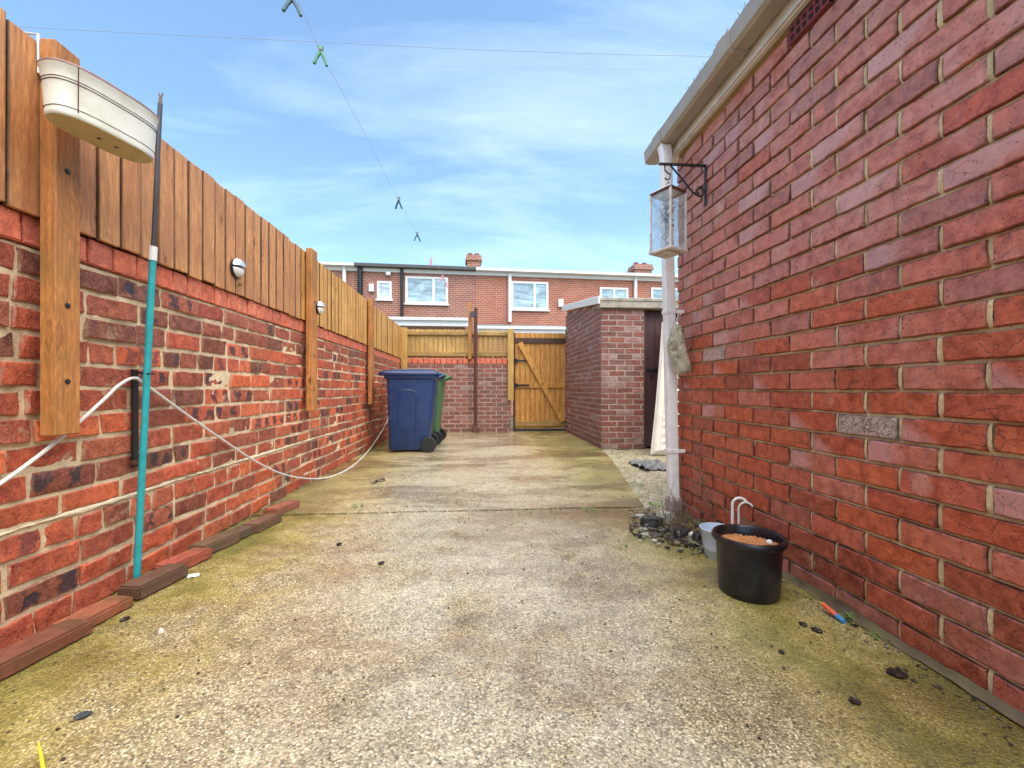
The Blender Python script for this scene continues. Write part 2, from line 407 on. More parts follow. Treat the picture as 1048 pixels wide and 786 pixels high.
    nb = s.bump(fi, .3, .004, s.bump(h, .7, .006))
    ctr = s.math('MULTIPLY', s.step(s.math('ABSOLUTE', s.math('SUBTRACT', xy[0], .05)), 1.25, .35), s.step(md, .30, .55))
    cn = s.bump(fi, .12, .004, s.bump(h, .15, .006))
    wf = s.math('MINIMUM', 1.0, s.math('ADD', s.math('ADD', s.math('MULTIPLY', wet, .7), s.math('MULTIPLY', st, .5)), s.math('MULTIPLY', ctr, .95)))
    s.put(s.b.inputs['Coat Normal'], cn); s.b.inputs['Coat IOR'].default_value = 1.4
    return s.fin(col, rg, nb, Coat_Weight=wf, Coat_Roughness=.12)
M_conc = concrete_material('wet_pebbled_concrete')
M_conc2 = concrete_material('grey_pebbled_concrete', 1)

def soil_material(name, cols, sc=60):
    s = NT(name); v = s.pos(); c = s.n('ShaderNodeSeparateColor'); s.put(c.inputs[0], s.vor(v, sc, 'F1', 'Color'))
    d = s.vor(v, sc); n = s.noise(v, 5, 6, .65)
    col = s.ramp(c.outputs[0], [(i/(len(cols)-1), x) for i, x in enumerate(cols)])
    col = s.mix(s.math('MULTIPLY', s.step(n, .45, .65), .6), col, (.16, .15, .035))
    return s.fin(col, .75, s.bump(s.math('SUBTRACT', 0.0, d), .9, .012))
M_soil = soil_material('gravelly_soil', [(.12, .09, .05), (.3, .25, .15), (.4, .34, .22), (.5, .46, .36)])
M_ground = soil_material('rough_ground', [(.1, .09, .06), (.18, .16, .1), (.2, .18, .12)], 20)
M_lane = soil_material('lane_asphalt', [(.04, .04, .04), (.06, .06, .06), (.08, .08, .08)], 50)

M_upvc = plain('white_plastic', (.80, .80, .80), .35, .06, 6, .03, dirt=(.50, .46, .40), dirt_amt=.35)
M_pipe = plain('white_downpipe_plastic', (.90, .88, .86), .35, .06, 6, .03, dirt=(.52, .46, .40), dirt_amt=.4, dscale=9)
M_gutter = plain('grimy_gutter_plastic', (.38, .33, .27), .45, .12, 7, .05, dirt=(.26, .22, .17), dirt_amt=.55, dscale=9)
M_fascia = plain('dirty_white_fascia', (.66, .62, .57), .5, .1, 5, .06, dirt=(.30, .25, .2), dirt_amt=.5, dscale=8)
M_felt = plain('roof_felt', (.10, .10, .105), .85, .2, 10, .4, 90)
M_trough = plain('cream_enamel', srgb(226, 226, 214), .4, .05, 8, .03, dirt=srgb(176, 166, 130), dirt_amt=.45, dscale=10)
M_trough_b = plain('stained_enamel', srgb(196, 186, 140), .55, .18, 12, .05, dirt=srgb(120, 108, 60), dirt_amt=.5, dscale=14)
M_rust = plain('rusty_iron', srgb(92, 52, 40), .8, .35, 30, .4, 120, dirt=srgb(60, 34, 30), dirt_amt=.6)
M_black = plain('black_iron', (.012, .012, .015), .45, .2, 30, .1)
M_blackpl = plain('black_plastic', (.01, .010, .012), .35, .2, 20, .05)
M_teal = plain('turquoise_pole_coating', srgb(40, 165, 172), .38, .08, 30, .05, dirt=srgb(30, 110, 116), dirt_amt=.4, dscale=20)
M_graymetal = plain('dark_grey_tube', (.05, .052, .06), .4, .2, 20, .05)
M_whitepl = plain('white_collar_plastic', (.78, .78, .76), .4, .05, 10, .02)
M_cable = plain('white_cable_sheath', (.72, .70, .68), .45, .1, 40, .03, dirt=(.4, .36, .3), dirt_amt=.35, dscale=12)
M_blue = plain('blue_bin_plastic', srgb(22, 50, 100), .4, .2, 4, .08, 160, dirt=srgb(70, 84, 118), dirt_amt=.25, dscale=11)
M_blue2 = plain('dark_blue_lid_plastic', srgb(20, 40, 84), .3, .1, 5, .08, 160)
M_green = plain('green_bin_plastic', srgb(70, 112, 74), .45, .12, 4, .08, 160)
M_green2 = plain('green_lid_plastic', srgb(56, 108, 64), .4, .12, 4, .08, 160)
M_tyre = plain('black_rubber', (.014, .014, .015), .7, .2, 20, .1)
M_silver = plain('brushed_steel', (.75, .75, .76), .28, .06, 20, .03, Metallic=.85)
M_maroon = plain('maroon_door_paint', srgb(84, 56, 58), .5, .18, 5, .08, dirt=srgb(56, 36, 38), dirt_amt=.6)
M_stone = plain('weathered_concrete_coping', (.42, .38, .31), .85, .3, 8, .5, 50, dirt=(.16, .13, .09), dirt_amt=.7, dscale=7)
M_whitecop = plain('white_painted_coping', (.76, .75, .73), .6, .1, 6, .1, dirt=(.5, .47, .42), dirt_amt=.4)
M_pot = plain('glossy_black_plastic_pot', (.006, .006, .011), .3, .3, 8, .06, 50, dirt=(.05, .042, .034), dirt_amt=.55, dscale=14)
M_compost = plain('dry_brown_compost', srgb(182, 124, 78), .9, .3, 25, .6, 120)
M_tub = plain('pale_blue_enamel', srgb(196, 214, 232), .4, .08, 12, .05, dirt=srgb(150, 160, 170), dirt_amt=.3)
M_slate = plain('roof_slate', (.13, .145, .17), .6, .25, 8, .15)
M_cloth = plain('mildewed_canvas', srgb(200, 194, 170), .9, .3, 30, .4, 120, dirt=srgb(80, 84, 48), dirt_amt=.95, dscale=16)
M_matt = plain('white_quilted_fabric', srgb(226, 220, 208), .85, .08, 10, .25, 200, dirt=srgb(180, 168, 140), dirt_amt=.4, dscale=5)
M_twig = plain('dry_brown_stem', srgb(112, 76, 48), .85, .3, 40, .4)
M_twig2 = plain('grey_dead_twig', srgb(128, 108, 92), .9, .3, 40, .4)
M_leaf = plain('weed_leaf', srgb(100, 136, 54), .5, .4, 30, .1)
M_moss = plain('moss_green', srgb(112, 128, 60), .8, .4, 60, .4)
M_dleaf = plain('dead_dark_leaf', srgb(44, 34, 30), .5, .4, 30, .4)
M_dkst = plain('wet_dark_stone', (.035, .032, .03), .4, .4, 20, .5, 60)
M_ltst = plain('pale_rubble_stone', (.42, .42, .36), .8, .3, 20, .5, 60, dirt=(.15, .18, .07), dirt_amt=.6)
M_whst = plain('white_chip', (.75, .74, .72), .6, .1, 20, .2)
M_yel = plain('yellow_straw', srgb(236, 214, 50), .5, .1, 20, .1)
M_red = plain('orange_red_plastic', srgb(222, 96, 60), .4, .1, 20, .05)
M_bluepl = plain('bright_blue_plastic', srgb(70, 140, 200), .4, .1, 20, .05)
M_pegg = plain('green_peg_plastic', srgb(60, 140, 96), .4, .1, 20, .03)
M_pegd = plain('dark_teal_peg_plastic', srgb(44, 84, 104), .4, .1, 20, .03)
M_pegp = plain('pink_peg_plastic', srgb(206, 120, 140), .4, .1, 20, .03)
M_line = plain('clothesline_cord', srgb(205, 205, 205), .6, .1, 20, .03)
M_wire = plain('overhead_cable_sheath', srgb(160, 166, 176), .6, .1, 20, .03)
M_wirel = plain('pale_overhead_cable_sheath', srgb(165, 185, 205), .6, .1, 20, .03)
def glass_material(name, tint, rough=.05, trans=True):
    s = NT(name)
    if trans:
        s.t.nodes.remove(s.b)
        g = s.n('ShaderNodeBsdfGlossy'); g.inputs['Roughness'].default_value = .05
        t = s.n('ShaderNodeBsdfTransparent'); t.inputs[0].default_value = tint + (1,)
        fr = s.n('ShaderNodeFresnel'); fr.inputs[0].default_value = 1.5
        n = s.noise(s.coord(), 20, 4, .6)
        dif = s.n('ShaderNodeBsdfDiffuse'); dif.inputs[0].default_value = (.7, .72, .7, 1)
        m0 = s.n('ShaderNodeMixShader'); s.put(m0.inputs[0], s.math('MULTIPLY', s.step(n, .35, .7), .34)); s.t.links.new(t.outputs[0], m0.inputs[1]); s.t.links.new(dif.outputs[0], m0.inputs[2])
        m = s.n('ShaderNodeMixShader'); m.inputs[0].default_value = .07; s.t.links.new(m0.outputs[0], m.inputs[1]); s.t.links.new(g.outputs[0], m.inputs[2])
        s.t.links.new(m.outputs[0], s.out.inputs[0]); return s.m
    v = s.coord(); w = s.noise(s.map(v, (1, 1, 5)), 2.0, 3, .5)
    w = s.step(s.noise(s.map(v, (.8, .8, 2.6)), 1.6, 4, .55, .6), .35, .65)
    return s.fin(s.mix(w, mul(tint, .55), mul(tint, 1.6)), rough, None, Specular_IOR_Level=1.0)  # pale bands in the pane colour imitate reflected clouds
M_glass = glass_material('dusty_lantern_glass', (.95, .97, .97))
M_pane = glass_material('window_glass', (.30, .40, .46), .06, False)
M_pane2 = glass_material('obscured_window_glass', (.42, .48, .58), .25, False)

def house_brick(name, a, b, mort):
    s = NT(name); v = s.coord(); x = s.sep(v)
    cb = s.n('ShaderNodeCombineXYZ'); s.put(cb.inputs[0], s.math('ADD', x[0], x[1])); s.put(cb.inputs[1], x[2])
    bt = s.n('ShaderNodeTexBrick'); s.put(bt.inputs['Vector'], cb.outputs[0])
    bt.inputs['Scale'].default_value = 1; bt.inputs['Brick Width'].default_value = .235; bt.inputs['Row Height'].default_value = .078
    bt.inputs['Mortar Size'].default_value = .011; bt.inputs['Bias'].default_value = 0.0
    s.put(bt.inputs['Color1'], a); s.put(bt.inputs['Color2'], b); s.put(bt.inputs['Mortar'], mort)
    col = s.mix(s.math('MULTIPLY', s.step(s.noise(v, 1.2, 5, .6), .4, .7), .35), bt.outputs[0], mul(a, .7))
    col = s.mix(s.math('MULTIPLY', s.step(s.noise(v, 9, 4, .6), .5, .7), .3), col, mul(b, 1.35))
    return s.fin(col, .8, s.bump(bt.outputs['Fac'], -.4, .008))
M_hbA = house_brick('house_brick_brown', srgb(138, 78, 64), srgb(166, 96, 76), (.46, .36, .29))
M_hbB = house_brick('house_brick_orange', srgb(152, 78, 58), srgb(180, 98, 72), (.46, .35, .27))
M_hbP = house_brick('house_brick_plain', srgb(140, 62, 48), srgb(168, 78, 56), (.40, .32, .24))
M_terra = plain('terracotta', srgb(128, 84, 72), .8, .2, 20, .2)

# ------------------------------------------------------------------ ground
def slab(name, x0, x1f, y0, y1, nx, ny, mat, z=0.0, amp=.006):
    mb = MB()
    def fn(a, b):
        y = y0 + (y1-y0)*b; xr = x1f(y); x = x0 + (xr-x0)*a
        return (x, y, z + amp*nz(x*1.3, y*1.3) + amp*.4*nz(x*5, y*5, 3))
    mb.grid(fn, nx, ny)
    # front/back/side skirts so that the slab has a thickness
    n = nx+1; e = [i for i in range(n)] + [j*n+nx for j in range(1, ny+1)] + [ny*n+i for i in range(nx-1, -1, -1)] + [j*n for j in range(ny-1, 0, -1)]
    o = len(mb.v); mb.v += [(mb.v[i][0], mb.v[i][1], z-.06) for i in e]; mb.tone += [mb.cur]*len(e); mb.loc += [(0, 0, 0)]*len(e)
    L = len(e); mb.f += [(e[k], e[(k+1) % L], o+(k+1) % L, o+k) for k in range(L)]
    return struct(mb.build(name, mat, smooth=30))
JY = 2.82
def right_edge_far(y):
    if y < 4.9: return 1.14 + (y-JY)/(4.9-JY)*.42
    if y < 5.55: return 1.56 + (y-4.9)/.65*.08
    return 1.66
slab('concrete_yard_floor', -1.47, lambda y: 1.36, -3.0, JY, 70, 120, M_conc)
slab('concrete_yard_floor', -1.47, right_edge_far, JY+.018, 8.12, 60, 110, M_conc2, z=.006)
mb = MB(); mb.grid(lambda a, b: (-400+800*a, -200+900*b, -.03), 4, 4); struct(mb.build('ground', M_ground))
mb = MB(); mb.grid(lambda a, b: (-60+120*a, 8.35+3.7*b, -.02), 4, 2); struct(mb.build('back_lane', M_lane))
mb = MB()
mb.grid(lambda a, b: (1.05+2.3*a, 2.8+2.85*b, -.008 + .012*nz(a*14, b*17) + .006*nz(a*50, b*60)), 60, 70)
struct(mb.build('soil_patch', M_soil, smooth='all'))

# ------------------------------------------------------------------ brick walls
def brick(mb, O, U, N, u0, L, z0, h, tone, detail=2, rough=1.0, sink=0.0, wavef=None):
    """one irregular brick face standing proud of the mortar"""
    if detail == 2:
        e = .004 + random.random()*.003
        us = [0, .0015, e] + [L*k/6 for k in range(1, 6)] + [L-e, L-.0015, L]
        vs_ = [0, .0015, e] + [h*k/3 for k in (1, 2)] + [h-e, h-.0015, h]
    else:
        us = [0, .004, L*.5, L-.004, L]; vs_ = [0, .004, h-.004, h]
    seed = random.random()*100
    nu, nv = len(us), len(vs_); V = []; loc = []
    c = [random.uniform(-.004, .004)*rough for _ in range(4)]
    tilt = random.uniform(-.003, .003)*rough; tilt2 = random.uniform(-.002, .002)*rough; push = random.uniform(-.003, .003)*rough
    for j, z in enumerate(vs_):
        for i, u in enumerate(us):
            fu, fz = u/L, z/h
            du = (c[0]*(1-fu)*(1-fz) + c[1]*(1-fu)*fz)
            dz = (c[2]*(1-fz)*(1-fu) + c[3]*fz*fu)*.5
            edge = min(i, nu-1-i, j, nv-1-j)
            if detail == 2:
                d = {0: -.022, 1: -.0045}.get(edge, 0.0)
                if edge <= 2:
                    du += .003*rough*nz(u*34+seed, z*50); dz += .0032*rough*nz(u*30, seed+z*40) + (.004*rough*min(0, nz(u*16+seed, z*16, 2)+.25))*(1 if fz > .5 else -1)
                if edge >= 1: d += .0028*rough*nz(u*22+seed, z*30, seed) + (.0015 if edge == 2 else 0)*rough*nz(u*60, z*60+seed)
            else:
                d = -.018 if edge == 0 else 0.0
            d += tilt*(fu-.5)*2 + tilt2*(fz-.5)*2 + push - (sink if edge >= 1 else 0)
            if sink and edge >= 1: d += .006*nz(u*30+seed, z*45, 1.7)
            zz = z0 + z + dz; uu = u0 + u + du
            if wavef: zz += wavef(uu, zz)
            p = O + U*uu + N*d; V.append((p.x, p.y, p.z + zz)); loc.append((fu, fz, 0.001))
    Fc = [(j*nu+i, j*nu+i+1, (j+1)*nu+i+1, (j+1)*nu+i) for j in range(nv-1) for i in range(nu-1)]
    if U.cross(Vector((0, 0, 1))).dot(N) < 0: Fc = [f[::-1] for f in Fc]
    mb.add(V, Fc, tone, loc)

def mortar_sheet(mb, O, U, N, u0, u1, z0, z1, depth, amp, step=.02, wavef=None):
    nu = max(2, int((u1-u0)/step)); nv = max(2, int((z1-z0)/step))
    def fn(a, b):
        u = u0 + (u1-u0)*a; z = z0 + (z1-z0)*b
        zz = z + (wavef(u, z) if wavef else 0)
        p = O + U*u + N*(-depth + amp*nz(u*11, z*13) + amp*.8*nz(u*37, z*41, 5)); return (p.x, p.y, p.z+zz)
    st = len(mb.f); mb.grid(fn, nu, nv)
    if U.cross(Vector((0, 0, 1))).dot(N) < 0: mb.f[st:] = [f[::-1] for f in mb.f[st:]]

Z1 = Vector((0, 0, 1))
XL = -1.46; XR = 1.337; YB = 8.02
# ---- left boundary wall
def waveL(u, z): return .007*nz(u*.9, z*.3) + .003*nz(u*3.1, z, 4)
left_wall = thing('brick_wall', 'long weathered red brick boundary wall with burnt dark bricks beneath the timber fence', 'wall', (XL, 3, 0))
O = Vector((XL, 0, 0)); U = Vector((0, 1, 0)); N = Vector((1, 0, 0))
mb = MB(); mbm = MB(); rng = random.Random(3)
nrow = 14; ch = 1.28/nrow
U0, U1 = -1.6, 8.0
for r in range(nrow):
    z0 = r*ch; u = U0 - rng.random()*.2
    header = r in (10, 3)
    jt = .013 if r not in (4,) else .014
    while u < U1:
        hd = header or rng.random() < .10
        L = (.112 if hd else .228) + rng.uniform(-.012, .012)
        if rng.random() < .05: L = .16
        jn = rng.uniform(.009, .017)
        t = rng.random()
        if r >= 12: t = rng.choice([.0, .1, .8, .15, .85]) + rng.random()*.05
        flag = 0
        if rng.random() < (.32 if r in (8, 7, 6, 5) else .12): flag = .45 if hd else .6
        g = rng.random()
        if hd and rng.random() < .15: t = 0.0; flag = .45
        random.seed(int((u+50)*1000) + r*7919)
        sink = rng.uniform(.002, .0045) if rng.random() < .06 else 0
        hh = ch - jt + rng.uniform(-.005, .004)
        brick(mb, O, U, N, u, L, z0 + jt*.6 + (.012 if r == 4 else 0), hh - (.012 if r == 4 else 0), (t, g, flag, 1), 2 if u < 4.2 else 1, 1.5, sink, waveL)
        u += L + jn
mortar_sheet(mbm, O, U, N, U0, U1, 0.0, 1.285, .0085, .004, .014, waveL)
mb.build('brickwork', M_brL, left_wall, fixn=False, smooth=35)
mbm.build('mortar', M_moL, left_wall, fixn=False, smooth='all')
# pale cement run along one bed joint
mb = MB()
def ledge(a, b):
    u = -1.2 + 7.5*a; an = b*math.pi
    w = max(.0, .005 + .010*nz(u*1.9) + .007*nz(u*7) + .005*nz(u*23))
    d = -.007 + (.008+.005*nz(u*3.7, 2))*math.sin(an)**.6 + .0022*nz(u*31, b*5, 3)
    z = 4*ch + .010 - math.cos(an)*w + waveL(u, 4*ch) + .004*nz(u*11, 9)
    return (XL + d, u, z)
mb.grid(ledge, 700, 9); mb.build('cement_ledge', M_white_mo, left_wall, smooth='all')
# coping of bricks on edge
mb = MB(); mbm = MB(); y = U0
random.seed(5)
while y < U1:
    w = .104 + random.uniform(-.004, .004)
    brick(mb, Vector((XL+.006, 0, 0)), U, N, y, w, 1.288, .098, (random.random(), random.random(), 0, 1), 2 if y < 4 else 1, .8)
    mb.box(XL-.22, XL-.016, y+.002, y+w-.002, 1.29, 1.382, tone=(.5, .5, 0, 1))
    y += w + .006
mb.build('coping', M_sold, left_wall, fixn=False)
mb = MB(); mb.box(XL-.21, XL-.02, U0, U1, 0, 1.30); mb.build('core', M_moL, left_wall)

# ---- right-hand house
house = thing('house_wing', 'single-storey red brick house wing with white gutter and downpipe on the right', 'house', (XR, 0, 0))
O = Vector((XR, 0, 0)); N = Vector((-1, 0, 0))
pitch = .0815; Lb = .238; YE = 2.745
mb = MB(); mbm = MB(); rng = random.Random(11)
def waveR(u, z): return .0025*nz(u*.8, z*.5)
for r in range(29):
    z0 = r*pitch; ph = .051 if r % 2 == 0 else .170
    k = -9
    while True:
        u = ph + k*Lb; k += 1
        if u > YE: break
        if u < -1.9: continue
        L = min(Lb, YE - u)
        if L < .03: continue
        jn = rng.uniform(.006, .010) if u > 1.2 else rng.uniform(.007, .016)
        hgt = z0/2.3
        t = rng.random()
        low = r <= 2
        if low: t = rng.choice([.0, .05, .15, .2, .66])
        elif r < 13 and rng.random() < .55: t = rng.choice([.34, .5, .95, 1.0, .4])
        g = 0.0 if rng.random() > min(.97, .15+max(0, hgt-.28)*2.6) else rng.uniform(.45, 1.0)*min(1, .4+1.5*max(0, hgt-.25))  # paler bricks towards the top: sky glare painted in brick by brick
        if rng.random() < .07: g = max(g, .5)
        flag = 0
        if rng.random() < .14 and hgt > .2: flag = .55
        cy = u + L/2
        if r == 8 and 1.245 < cy < 1.48: flag = 1.0
        if r == 9 and .70 < cy < .93: flag = 1.0
        if rng.random() < .006: flag = 1.0
        random.seed(r*1009 + k*17)
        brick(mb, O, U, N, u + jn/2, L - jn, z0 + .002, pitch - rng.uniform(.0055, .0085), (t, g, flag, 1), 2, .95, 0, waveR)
        if u < 1.7:
            sd0 = random.random()*50; fd = rng.uniform(.003, .0075)
            def perp(a, b, u=u, jn=jn, z0=z0, sd0=sd0, fd=fd):
                uu = u - jn/2 - .001 + (jn+.002)*a; z = z0 + .003 + (pitch-.006)*b
                return (XR + fd + .0016*nz(uu*90+sd0, z*70) + .006*(2*abs(b-.5))**6, uu, z + waveR(uu, z))
            mbm.grid(perp, 4, 8)
mortar_sheet(mbm, O, U, N, -1.9, YE, 0, 2.42, .0125, .0025, .02, waveR)
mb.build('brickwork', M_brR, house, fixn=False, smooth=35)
mbm.build('mortar', M_moR, house, fixn=False, smooth='all')
mb = MB(); mb.box(XR+.0165, 5.5, -2.5, YE-.002, 0, 2.40); mb.build('wall', M_hbP, house)
# mortar fillet along the foot of the wall
mb = MB()
def fillet(a, b):
    u = -1.5 + 4.25*a
    return (XR - .002 - .022*(1-b)*(1+.6*nz(u*4)) - .004*nz(u*17, b), u, .004 + .022*b*b*(1+.7*nz(u*3, 5)) + .004*nz(u*23, 7))
mb.grid(fillet, 160, 5); mb.build('foot_fillet', plain('damp_dark_fillet', (.12, .085, .05), .7, .4, 10, .5, 60, dirt=(.16, .15, .04), dirt_amt=.7), house, smooth='all')
# roof edge
mb = MB(); mb.box(XR-.045, XR-.018, -2.5, 2.9, 2.365, 2.50); mb.build('fascia', M_fascia, house, bevel=.004)
mb = MB(); mb.box(XR-.055, XR-.0455, -2.5, 2.9, 2.372, 2.392); mb.build('fascia_trim', M_fascia, house, bevel=.002)
mb = MB(); mb.box(XR-.017, 1.5, -2.5, 2.85, 2.402, 2.44); mb.build('soffit', M_fascia, house)
mb = MB()
mb.add([(1.20, -2.6, 2.525), (1.20, 2.96, 2.525), (5.6, 2.96, 3.2), (5.6, -2.6, 3.2), (1.20, -2.6, 2.545), (1.20, 2.96, 2.545), (5.6, 2.96, 3.225), (5.6, -2.6, 3.225)],
       [(0, 1, 2, 3), (7, 6, 5, 4), (0, 4, 5, 1), (2, 6, 7, 3), (1, 5, 6, 2), (0, 3, 7, 4)])
mb.build('roof', M_felt, house)
# gutter trough: squared U profile
prof = [(1.285, 2.51), (1.285, 2.425), (1.262, 2.412), (1.195, 2.412), (1.172, 2.428), (1.163, 2.515), (1.167, 2.515), (1.177, 2.43), (1.197, 2.417), (1.26, 2.417), (1.28, 2.43), (1.28, 2.51)]
mb = MB(); n = len(prof)
prof = [(1.288+(x-1.288)*.86, 2.512+(z-2.512)*.84) for x, z in prof]
mb.loft([[(x, y, z) for x, z in prof] for y in (-2.5, 0, 2.0, 2.93)]); gut = mb.build('gutter', M_gutter, house, smooth=30)
mb = MB()
def big(prof, k): 
    cx, cz = 1.233, 2.471
    return [(cx+(x-cx)*k, cz+(z-cz)*k) for x, z in prof[:6]] + [(cx+(x-cx)*(k-.05), cz+(z-cz)*(k-.05)) for x, z in prof[6:]]
for (y0, y1, k) in ((1.9, 2.03, 1.12), (1.93, 2.0, 1.2), (2.66, 2.78, 1.12)):
    mb = MB(); mb.loft([[(x, y, z) for x, z in big(prof, k)] for y in (y0, y1)]); mb.build('gutter_joint', M_gutter, gut, bevel=.002)
mb = MB(); mb.box(1.188, 1.284, 2.924, 2.93, 2.432, 2.508); mb.build('gutter_end', M_gutter, gut)
mb = MB()
random.seed(21)
for k in range(90):
    y = random.uniform(.3, 2.9) if k > 40 else random.gauss(1.95, .22)
    x = 1.188 + random.uniform(-.005, .03); l = random.uniform(.01, .05)
    a = Vector((x, y, 2.512)); b = a + Vector((random.uniform(-.02, .02), random.uniform(-.02, .02), l))
    mb.tube([a, (a+b)/2 + Vector((random.uniform(-.006, .006), random.uniform(-.006, .006), 0)), b], [.0022, .0016, .0008], 4)
mb.build('gutter_moss', M_twig2, gut)['kind'] = 'stuff'
# downpipe (squared), brackets, shoe
mb = MB()
pb = Vector((1.268, 2.655, 0)); pt = Vector((1.232, 2.69, 2.36))
def sq(c, hw, hd, r=.008):
    pts = []
    for sx, sy, a0 in ((1, 1, 0), (-1, 1, 90), (-1, -1, 180), (1, -1, 270)):
        for k in range(4):
            a = R(a0 + 30*k); pts.append(Vector((c.x + sx*(hw-r) + r*math.cos(a), c.y + sy*(hd-r) + r*math.sin(a), c.z)))
    return pts
mb.loft([sq(pb + (pt-pb)*t + Vector((0, 0, .03 if t == 0 else 0)), .032, .032) for t in (0, .2, .5, .8, 1)] + [sq(Vector((1.226, 2.70, 2.43)), .034, .034)])
dp = mb.build('downpipe', M_pipe, house, smooth=30)
for zz in (1.325, .415):
    c = pb + (pt-pb)*(zz/2.36)
    mb = MB(); mb.loft([sq(Vector((c.x, c.y, zz-.012)), .037, .037), sq(Vector((c.x, c.y, zz+.012)), .037, .037)])
    mb.box(c.x+.03, XR+.002, c.y-.03, c.y-.012, zz-.011, zz+.011)
    mb.build('pipe_bracket', M_pipe, dp, bevel=.002)
mb = MB(); c = pb + (pt-pb)*.06
mb.loft([sq(Vector((pb.x, pb.y, .02)), .040, .040), sq(Vector((pb.x, pb.y, .10)), .042, .042), sq(Vector((pb.x, pb.y, .12)), .036, .036)])
mb.build('pipe_collar', plain('mud_splashed_plastic', (.42, .38, .35), .8, .3, 20, .4, dirt=(.16, .12, .09), dirt_amt=.8), dp)
# air brick
mb = MB(); ya0, ya1, za0, za1 = 1.49, 1.70, 2.285, 2.362
mb.box(XR-.016, XR+.01, ya0, ya1, za0, za0+.011); mb.box(XR-.016, XR+.01, ya0, ya1, za1-.011, za1); mb.box(XR-.016, XR+.01, ya0, ya1, (za0+za1)/2-.005, (za0+za1)/2+.005)
for k in range(7):
    y = ya0 + (ya1-ya0-.011)*k/6; mb.box(XR-.0155, XR+.01, y, y+.011, za0+.001, za1-.001)
ab = mb.build('air_brick', plain('dark_terracotta', srgb(128, 56, 62), .8, .2, 30, .2), house)
mb = MB(); mb.box(XR-.012, XR-.0105, ya0+.001, ya1-.001, za0+.001, za1-.001); mb.build('air_brick_recess', plain('air_brick_shadow_cavity', (.02, .015, .015), .9), ab)

# ---- back wall (low brick wall under the rear fence)
def plainwall(parent, O, U, N, u0, u1, rows, ch, mat, mort, seed, zf=None, pal=None, bloomrow=.2, coursed=.225, zbase=0):
    mb = MB(); mbm = MB(); rng = random.Random(seed); top = zbase + rows*ch
    for r in range(rows):
        u = u0 - (coursed/2 if r % 2 else 0)
        while u < u1 - .01:
            a, b = max(u, u0), min(u + coursed - .011, u1)
            u += coursed
            if b - a < .03: continue
            z0 = zbase + r*ch
            if zf and z0 + ch > zf((a+b)/2) + .01: continue
            random.seed(seed*100 + r*997 + int(u*1000))
            g = rng.uniform(.35, .9) if rng.random() < bloomrow else rng.uniform(0, .15)
            t = rng.random() if r > 1 else rng.uniform(0, .35)
            brick(mb, O, U, N, a, b-a, z0 + .005, ch - .012, (t, g, 0, 1), 1, .7)
    zt = (lambda u: min(top, zf(u))) if zf else (lambda u: top)
    def fn(a, b):
        u = u0 + (u1-u0)*a; p = O + U*u + N*-.005; return (p.x, p.y, p.z + zbase + (zt(u)-zbase)*b)
    mbm.grid(fn, 12, 4)
    mb.build('brickwork', mat, parent, fixn=False); mbm.build('mortar', mort, parent, fixn=True)
GX0, GX1 = .66, 1.70
back_wall = thing('brick_wall', 'low dark red brick wall under the rear slatted fence, beside the gate', 'wall', (-.4, YB, 0))
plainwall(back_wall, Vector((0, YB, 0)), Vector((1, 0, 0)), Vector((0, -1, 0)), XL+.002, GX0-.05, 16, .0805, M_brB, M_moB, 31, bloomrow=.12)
mb = MB(); random.seed(9); x = XL
while x < GX0-.08:
    brick(mb, Vector((0, YB-.008, 0)), Vector((1, 0, 0)), Vector((0, -1, 0)), x, .098, 1.293, .102, (random.random(), random.random(), 0, 1), 1, .6)
    mb.box(x, x+.098, YB+.012, YB+.2, 1.295, 1.393); x += .106
mb.build('coping', M_sold, back_wall, fixn=False)
mb = MB(); mb.box(XL, GX0-.052, YB+.02, YB+.2, 0, 1.29); mb.build('core', M_hbP, back_wall)

# ---- outhouse
OX0, OY0, OX1, OY1 = 1.66, 5.60, 3.30, 7.95
out = thing('outhouse', 'small brick outhouse with maroon door and sloping white-edged roof beside the gate', 'outhouse', (2.4, 6.7, 0))
roofz = lambda y: 1.975 + (y-OY0)*.145
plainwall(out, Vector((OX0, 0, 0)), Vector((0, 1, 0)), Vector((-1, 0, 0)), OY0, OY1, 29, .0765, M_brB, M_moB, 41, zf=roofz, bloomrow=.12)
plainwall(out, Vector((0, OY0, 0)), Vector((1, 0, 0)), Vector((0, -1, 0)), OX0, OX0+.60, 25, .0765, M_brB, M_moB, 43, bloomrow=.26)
mb = MB()
mb.add([(OX0+.025, OY0+.025, 0), (OX0+.025, OY1, 0), (OX0+.025, OY1, roofz(OY1)), (OX0+.025, OY0+.025, roofz(OY0)), (OX1, OY0+.20, 0), (OX1, OY1, 0), (OX1, OY1, roofz(OY1)), (OX1, OY0+.20, roofz(OY0)),
        (OX0+.59, OY0+.025, 0), (OX0+.59, OY0+.025, 1.97), (OX0+.59, OY0+.20, 0), (OX0+.59, OY0+.20, 1.97)],
       [(0, 1, 2, 3), (1, 5, 6, 2), (4, 7, 6, 5), (0, 3, 9, 8), (8, 9, 11, 10), (10, 11, 7, 4)])
mb.build('core', M_hbP, out, fixn=True)
mb = MB(); mb.box(OX0-.03, OX1, OY0-.05, OY0+.12, 1.918, 2.012); mb.build('lintel', M_stone, out, bevel=.006)
mb = MB()
a0, a1 = OY0-.06, OY1+.03
